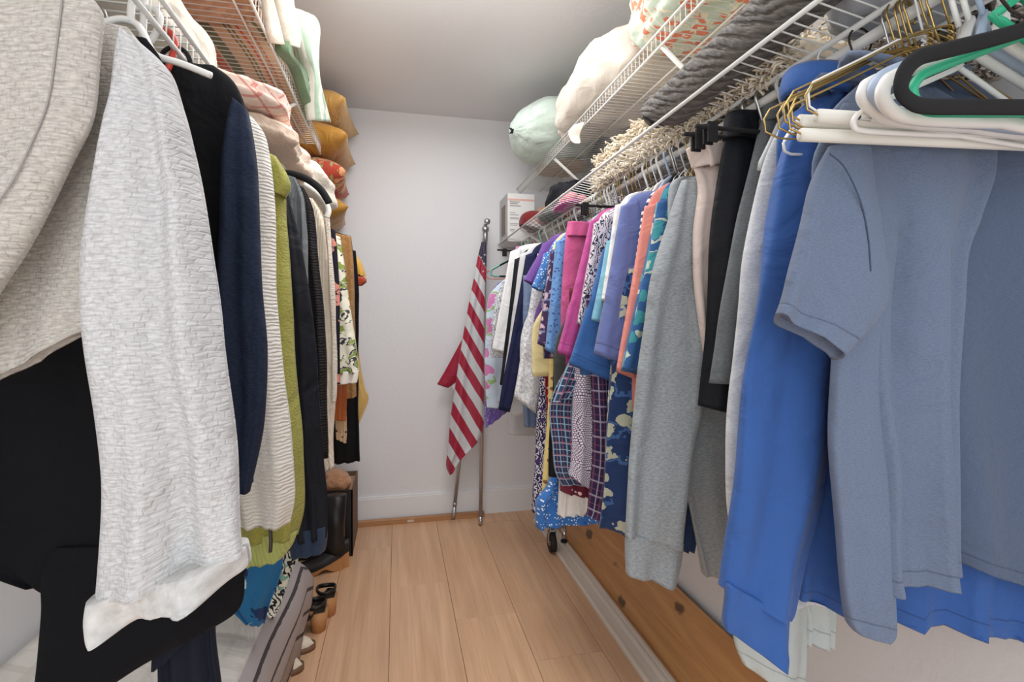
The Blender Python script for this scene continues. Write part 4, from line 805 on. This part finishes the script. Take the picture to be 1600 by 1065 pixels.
# ---------------- left shelf contents ----------------
q1=cloth('tan_woven_quilt',(206,164,128),'quilt',(70,92,64),(200,66,50),sc=2.5); q2=cloth('tan_plain_quilt',(210,160,124),'cable',(190,140,106),sc=.5)
tag(blob('striped_quilt',(-.53,2.03,2.035),(.182,.42,.070),q1,None,e=.4,amp=.010,seed=2,n=80,k=30,lay=2),'tan woven quilt with red and green stripes, far half of the upper left shelf','quilt')
tag(blob('tan_blanket',(-.53,1.0,2.035),(.185,.60,.070),q2,None,e=.4,amp=.010,seed=4,n=60,k=30,lay=2),'peach tan woven blanket on the near half of the upper left shelf','blanket')
def drape(name,label,x,top,parts,cat='blanket'):
    t=thing(name,label,cat,(x,top,uz))
    for nm,rows,mat,kw in parts:
        kw=dict(kw); xx=kw.pop('x',x); lb=kw.pop('label',None); o=loft(nm,rows,mat,t,pl=((xx,0,0),(1,0,0)),**kw)
        if lb: o['label']=lb
    return t
fl_=cloth('cream_sherpa',(212,204,188),'fleece',(214,204,186),sc=.35)
drape('sherpa_throw','cream sherpa fleece throw draped over the lip of the upper left shelf',-.318,1.4,[
 ('outer_fold',[(428,-30,458,-34),(434,0,452,0),(440,30,458,28),(445,52,462,55),(449,71,460,74)],fl_,dict(t=.016,fold=.008,nr=24,ns=14,x=-.305)),
 ('inner_fold',[(404,-30,430,-34),(414,0,430,0),(420,30,436,30),(424,55,440,55),(428,68,437,70)],fl_,dict(t=.014,fold=.008,nr=24,ns=14,x=-.325))])
gq=cloth('sage_border_quilt',(206,205,192),'strv',(160,184,160),sc=9); gd=cloth('green_quilt',(96,122,88),'plain')
drape('folded_quilt','folded white and sage quilt with green binding overhanging the upper left shelf',-.30,1.9,[
 ('outer_layer',[(458,12,488,24),(462,40,492,36),(470,80,488,84),(478,110,487,116),(482,140,492,142),(488,188,507,190)],gq,dict(t=.030,fold=.006,nr=30,ns=16,x=-.30)),
 ('green_binding',[(448,8,456,14),(452,30,460,34),(440,75,448,78),(460,105,470,110),(468,130,478,134),(480,170,492,172)],gd,dict(t=.02,fold=.003,nr=24,x=-.315,label='dark green binding'))])
# pillows
gold=cloth('gold_satin',(190,142,70),'plain',rough=.4,wr=.9); gold2=cloth('mustard_satin',(178,124,40),'plain',rough=.45,wr=.9); red=cloth('red_floral_pillow',(176,60,40),'print',(214,150,100),(150,150,90),sc=26)
for nm,c,hx,hy,hz,mt,lb,s in(('pillow',(-.445,2.76,2.20),.225,.24,.085,gold,'pale gold satin pillow on top of the pillow stack',1),('pillow',(-.445,2.76,2.035),.22,.24,.085,gold2,'mustard gold pillow second from the top of the stack',2),
    ('pillow',(-.46,2.76,1.865),.215,.24,.09,red,'red floral print pillow in the middle of the stack',3),('pillow',(-.465,2.76,1.70),.215,.24,.078,gold2,'mustard pillow at the bottom of the stack, on the lower left shelf',4)):
    o=pillow(nm,c,hx,hy,hz,mt,seed=s,rz=.06*(s-2)); tag(o,lb,'pillow','pillow stack at the back left')
# lower left shelf
qc=cloth('cream_quilted',(212,204,190),'cable',(214,204,186),sc=.35)
tag(blob('quilted_cover',(-.535,.96,1.695),(.165,.36,.066),qc,None,e=.5,amp=.02,fr=7,seed=3,n=80,k=40),'cream quilted bedcover on the lower left shelf above the jackets','bedding')
pt=cloth('pink_check_towel',(234,206,190),'plaid',(214,110,96),(234,206,190),sc=22); pt2=cloth('cream_towel',(230,206,184),'fleece',(212,186,164),sc=.5)
for i,(nm,mt,y,z,h,lb) in enumerate((('towel',pt,1.44,1.712,(.17,.16,.032),'pink and white checked towel on top of the cream towels'),('towel',pt2,1.50,1.652,(.18,.16,.028),'cream towel folded under the checked one'),('towel',pt2,1.76,1.68,(.17,.12,.055),'peach cream bunched towel beside the plastic-wrapped pillow'))):
    o=blob(nm,(-.445,y,z),h,mt,None,e=.5,amp=.022,fr=11,seed=i+11,n=64,k=36,lay=2,tilt=-.08); tag(o,lb,'towel','towels on the lower left shelf')
o=blob('wrapped_pillow',(-.44,2.14,1.705),(.20,.26,.082),cloth('ivory_wrap',(228,218,200),'plain',rough=.35,wr=1.),None,e=.7,amp=.035,fr=8,seed=21,n=80,k=44,tilt=-.25); tag(o,'ivory pillow in a shiny plastic cover before the gold pillow stack','pillow')

# ---------------- floor left: bench pile, shoes, box ----------------
wb=cloth('white_check_bedding',(222,217,208),'plaid',(206,200,190),(212,206,196),sc=9,wr=.9)
m=MB(); nx,ny=24,30
def pz(x,y): return .53-.16*((x-LX)/.42)+.02*noise.noise(Vector((x*6,y*4,1)))-.03*max(0,y-1.6)*2
for j in range(ny+1):
    for i in range(nx+1):
        x=LX+.015+(.37)*i/nx; y=.55+1.35*j/ny; m.add((x,y,pz(x,y)),(x,y))
for j in range(ny):
    for i in range(nx): a=j*(nx+1)+i; m.f.append([a,a+1,a+nx+2,a+nx+1])
k=len(m.v); per=[(i,0) for i in range(nx+1)]+[(nx,j) for j in range(1,ny+1)]+[(i,ny) for i in range(nx-1,-1,-1)]+[(0,j) for j in range(ny-1,0,-1)]
for i,j in per: v=m.v[j*(nx+1)+i]; m.add((v.x,v.y,0.001),(v.x+v.y,v.z))
L_=len(per)
for q_ in range(L_):
    i,j=per[q_]; i2,j2=per[(q_+1)%L_]; m.f.append([j*(nx+1)+i,j2*(nx+1)+i2,k+(q_+1)%L_,k+q_])
m.f.append([k+q_ for q_ in range(L_)])
tag(m.build('bedding_pile',wb),'heap of white faintly checked bedding on the floor along the left wall','bedding')
# grey striped blanket: folded slab leaning on the heap
sm_=NT('grey_stripe_blanket'); tc=sm_.n('ShaderNodeTexCoord'); s=sm_.n('ShaderNodeSeparateXYZ',{0:tc.outputs['UV']}); f=sm_.math('FRACT',sm_.math('MULTIPLY',s.outputs[0],12.5))
nz=sm_.math('MULTIPLY',sm_.math('SUBTRACT',sm_.noise(sm_.uv(40,40),1,2),.5),.12)
sm_.set(sm_.b.inputs['Base Color'],sm_.mix(sm_.math('LESS_THAN',sm_.math('ADD',f,nz),.17),lin((172,164,164)),lin((66,62,66)))); sm_.b.inputs['Roughness'].default_value=.9; sm_.set(sm_.b.inputs['Normal'],sm_.bump(sm_.noise(sm_.uv(9,9),1,3),.4,.01))
m=MB(); sec=[]; 
A0=Vector((-.350,0,.385)); A1=Vector((-.300,0,.345)); A2=Vector((-.285,0,.30)); A3=Vector((-.33,0,.02)); A4=Vector((-.39,0,.01)); A5=Vector((-.40,0,.36))
prof=[A0,(A0+A1)/2+Vector((0,0,.008)),A1,A2,(A2*2+A3)/3+Vector((.008,0,0)),(A2+A3*2)/3+Vector((-.004,0,0)),A3,A4,A5]
NY=36
for j in range(NY+1):
    y=.8+1.12*j/NY; L=0; taper=1-.0*j
    e=max(0,(j-NY+4)/4)
    for i,p in enumerate(prof):
        if i: L+=(prof[i]-prof[i-1]).length
        v=p.copy(); v.y=y-e*.02*abs(i-4)*.5; v.z-=e*.05; v+=Vector((1,0,.4))*noise.noise(Vector((y*4,i*.5,2)))*.010
        v.x+= -.03*(1-y/1.9)
        m.add(v,(L+.02,y))
n=len(prof)
for j in range(NY):
    for i in range(n): a=j*n; m.f.append([a+i,a+(i+1)%n,a+n+(i+1)%n,a+n+i])
m.f.append(list(range(n))); m.f.append([NY*n+i for i in range(n)][::-1])
tag(m.build('striped_blanket',sm_.m),'grey blanket with charcoal stripes folded over the edge of the white bedding','blanket')
# cardboard box
kr=plain('brown_card',(110,84,66),.8)
t=thing('cardboard_box','open brown cardboard box standing at the far left by the back wall','box',(-.42,2.75,0))
x0,x1,y0,y1,zt=-.60,-.212,2.63,2.965,.325
MB().box((x1-.006,y0,0),(x1,y1,zt)).build('side_panel',kr,t,smooth=False); MB().box((x0,y0,0),(x0+.006,y1,zt)).build('side_panel',kr,t,smooth=False)
MB().box((x0,y0,0),(x1,y0+.006,zt)).build('front_panel',plain('black_card',(20,18,18),.5),t,smooth=False); MB().box((x0,y1-.006,0),(x1,y1,zt)).build('back_panel',kr,t,smooth=False); MB().box((x0+.006,y0+.006,0),(x1-.006,y1-.006,.006)).build('bottom_panel',kr,t,smooth=False)
MB().box((x0+.006,y0+.006,.29),(x1-.006,y1-.006,.30)).build('inner_lid',plain('tan_card',(176,136,104),.8),t,smooth=False)
o=blob('wrapped_bundle',(-.295,2.72,.350),(.065,.075,.05),cloth('copper_wrap',(206,150,110),'plain',rough=.25,wr=1.),None,e=.8,amp=.02,fr=16,seed=5,n=50,k=30); tag(o,'shiny copper-coloured wrapped bundle lying on the cardboard box','bundle')
def boot(x,y,label):
    t=thing('boot',label,'boot',(x,y,0),'black boots before the box'); m=MB()
    rows=[(.0,.045,.10,0),(.05,.045,.09,0),(.10,.042,.055,.02),(.2,.040,.05,.025),(.29,.046,.055,.025)]
    for z,rx,ry,oy in rows:
        for j in range(20): a=2*math.pi*j/20; m.add((x+rx*math.cos(a),y+oy+ry*math.sin(a),z+.015))
    for i in range(len(rows)-1):
        for j in range(20): m.f.append([i*20+j,i*20+(j+1)%20,(i+1)*20+(j+1)%20,(i+1)*20+j])
    m.f.append(list(range(20))); m.f.append([80+j for j in range(20)]); m.build('shaft',plain('black_patent',(14,14,15),.25),t)
    m=MB()
    for z in(0,.015):
        for j in range(20): a=2*math.pi*j/20; m.add((x+.047*math.cos(a),y+.102*math.sin(a),z))
    for j in range(20): m.f.append([j,(j+1)%20,20+(j+1)%20,20+j])
    m.f+=[list(range(20)),list(range(20,40))]; m.build('sole',plain('black_rubber',(24,23,23),.6),t)
cork=plain('tan_wood_sole',(190,130,76),.5); blkl=plain('black_leather',(18,17,18),.4)
def wedge(x,y,ang,label,L=.24,W=.075,heel=.085,up='closed'):
    t=thing('wedge_shoe',label,'shoe',(x,y,0),'shoes on the floor at the left'); ca,sa=math.cos(ang),math.sin(ang)
    def W_(lx,ly,z): return (x+lx*ca-ly*sa,y+lx*sa+ly*ca,z)
    m=MB(); N=14; top=[]
    wid=lambda s: W/2*(.72+.28*math.sin(math.pi*min(1,s*1.1)))*(1 if .08<s<.93 else .75)
    hz=lambda s: .018+(heel-.018)*max(0,1-s/.7)**1.2     # s=0 heel
    lowz=lambda s: .0+.022*math.exp(-((s-.45)/.12)**2)
    for i in range(N+1):
        s=i/N; lx=(s-.5)*L; w_=wid(s)
        for ly,z in((-w_,lowz(s)),(w_,lowz(s)),(w_,hz(s)),(-w_,hz(s))): m.add(W_(lx,ly,z))
    for i in range(N):
        for j in range(4): a=i*4; m.f.append([a+j,a+(j+1)%4,a+4+(j+1)%4,a+4+j])
    m.f+=[[3,2,1,0],[N*4,N*4+1,N*4+2,N*4+3]]; m.build('sole',cork,t,smooth=False)
    m=MB()
    if up=='closed':
        M=12
        for i in range(N+1):
            s=i/N; lx=(s-.5)*L; w_=wid(s)*1.04; hh=.05*(1-.55*s)*(1 if s<.97 else .3)+.012; 
            for j in range(M+1): a=math.pi*j/M; m.add(W_(lx,w_*math.cos(a),hz(s)+hh*math.sin(a)**.7))
        for i in range(N):
            for j in range(M): a=i*(M+1)+j; m.f.append([a,a+1,a+M+2,a+M+1])
        m.build('upper',blkl,t)
    else:
        for s0,s1,h in((.62,.78,.035),(.72,.60,.035)):
            P=[]
            for j in range(11):
                a=math.pi*j/10; s=s0+(s1-s0)*j/10; P.append(W_((s-.5)*L,wid(s)*1.03*math.cos(a),hz(s)+h*math.sin(a)))
            m.tube(P,.011,8,flat=.4)
        m.build('toe_strap',blkl,t)
        m=MB(); P=[W_((-.5+.10)*L+.03*abs(math.cos(math.pi*j/10))**2,W*.42*math.cos(math.pi*j/10),heel+.03+.03*math.sin(math.pi*j/10)) for j in range(11)]; m.tube(P,.008,8,flat=.4); m.build('ankle_strap',blkl,t)
    return t
wt=wedge(-.345,2.50,R(197),'black ankle boot on a thick sculpted tan wooden sole before the cardboard box',L=.25,W=.085,heel=.075,up='closed')
wt.name='platform_boot'; m=MB()
for i,(z,k_,dx) in enumerate(((.07,1.,0),(.12,.95,.0),(.2,.85,.004),(.34,1.0,.006))):
    for j in range(20): a=2*math.pi*j/20; m.add((-.285+dx+.05*k_*math.cos(a),2.52+.042*k_*math.sin(a),z))
for i in range(3):
    for j in range(20): m.f.append([i*20+j,i*20+(j+1)%20,(i+1)*20+(j+1)%20,(i+1)*20+j])
m.f+=[list(range(20)),list(range(60,80))]; m.build('shaft',blkl,wt)
def sandal(x,y,label):
    t=thing('heeled_sandal',label,'shoe',(x,y,0),'shoes on the floor at the left')
    m=MB()
    for z,r in((0,.026),(.075,.034)):
        for j in range(16): a=2*math.pi*j/16; m.add((x+r*math.cos(a),y+r*1.15*math.sin(a),z))
    for j in range(16): m.f.append([j,(j+1)%16,16+(j+1)%16,16+j])
    m.f+=[list(range(16)),list(range(16,32))]; m.build('heel',cork,t)
    m=MB(); N=12
    for i in range(N+1):
        s=i/N; lx=-.03-(s)*.20+.055; z=.078*max(0,1-s*1.3)**.9+.004 if s>.18 else .078; w_=.034*(.85+.3*math.sin(math.pi*s)); 
        for dx,zz in((-w_,z),(w_,z),(w_,z+.008),(-w_,z+.008)): m.add((x+lx,y+dx,zz))
    for i in range(N):
        for j in range(4): a=i*4; m.f.append([a+j,a+(j+1)%4,a+4+(j+1)%4,a+4+j])
    m.f+=[[3,2,1,0],[N*4,N*4+1,N*4+2,N*4+3]]; m.build('insole',blkl,t,smooth=False)
    m=MB(); m.tube([(x-.01+.035*math.cos(a),y+.036*math.sin(a),.10+.004*math.cos(a*2)) for a in[2*math.pi*i/16 for i in range(16)]],.004,7,closed=True,flat=2.2); m.build('ankle_strap',blkl,t)
    m=MB(); m.tube([(x-.11-.01*j/10,y+.040*math.cos(math.pi*j/10),.03+.045*math.sin(math.pi*j/10)) for j in range(11)],.014,8,flat=.35); m.build('toe_strap',blkl,t)
sandal(-.285,2.03,'black sandal with tan block heel, nearer one of the pair'); sandal(-.262,2.13,'black sandal with tan block heel, farther one of the pair')
def flat(x,y,label):
    t=thing('flat_shoe',label,'shoe',(x,y,0),'shoes on the floor at the left')
    m=MB(); M=12; N=14
    for i in range(N+1):
        s=i/N; e_=max(0,math.sin(math.pi*min(1,s))); w_=.038*e_**.45+.001; hh=.052*e_**.5*(1.1-.35*s)+.001
        for j in range(M+1): a=math.pi*j/M; m.add((x-.24+.24*s,y+w_*math.cos(a),.014+hh*math.sin(a)**.8))
    for i in range(N):
        for j in range(M): a=i*(M+1)+j; m.f.append([a,a+1,a+M+2,a+M+1])
    m.build('upper',cloth('cream_canvas',(228,214,192),'plain'),t)
    m=MB()
    for z in(0,.016):
        for j in range(24): a=2*math.pi*j/24; m.add((x-.12+.125*math.copysign(abs(math.cos(a))**.8,math.cos(a)),y+.043*math.copysign(abs(math.sin(a))**.8,math.sin(a)),z))
    for j in range(24): m.f.append([j,(j+1)%24,24+(j+1)%24,24+j])
    m.f+=[list(range(24)),list(range(24,48))]; m.build('sole',plain('gum_sole',(120,84,58),.6),t)
flat(-.285,1.92,'cream canvas flat shoe, farther of two beside the striped blanket'); flat(-.305,1.81,'cream canvas flat shoe, nearest shoe beside the striped blanket')

# ---------------- garment rack foot with caster under the right-hand clothes ----------------
t=thing('rolling_rack','chrome rolling rack foot with black caster under the blue dotted skirt','rack',(.66,2.45,0))
chrome=plain('chrome',(200,200,202),.18,1.)
w0=at(862,848,Z=.045); yy=w0.y; xx=w0.x
MB().tube([(xx-.004,yy,.10),(xx-.004,yy,.60)],.011,14).build('upright',chrome,t); MB().tube([(xx+.085,yy+.06,.09),(xx+.085,yy+.06,.60)],.011,14).build('upright',chrome,t)
MB().tube([(xx-.004,yy,.12),(xx+.085,yy+.06,.12)],.008,10).build('cross_bar',chrome,t)
m=MB(); m.tube([(xx-.012,yy,.05),(xx+.014,yy,.05)],.048,28); m.build('wheel',plain('black_rubber',(24,23,23),.6),t); 
MB().tube([(xx-.014,yy,.05),(xx+.016,yy,.05)],.016,16).build('hub',chrome,t)
m=MB(); m.box((xx-.018,yy-.012,.045),(xx-.014,yy+.012,.11)); m.box((xx+.016,yy-.012,.045),(xx+.020,yy+.012,.11)); m.box((xx-.018,yy-.012,.105),(xx+.020,yy+.012,.112)); m.build('fork',chrome,t,smooth=False)
MB().tube([(xx+.085,yy+.06,.022),(xx+.085,yy+.06,.09)],.013,12).build('foot',chrome,t); MB().tube([(xx+.085,yy+.06,0.018),(xx+.085,yy+.06,.026)],.018,12).build('foot_pad',plain('black_rubber',(24,23,23)),t)
for o in bpy.data.objects:
    if '_o' in o: del o['_o']
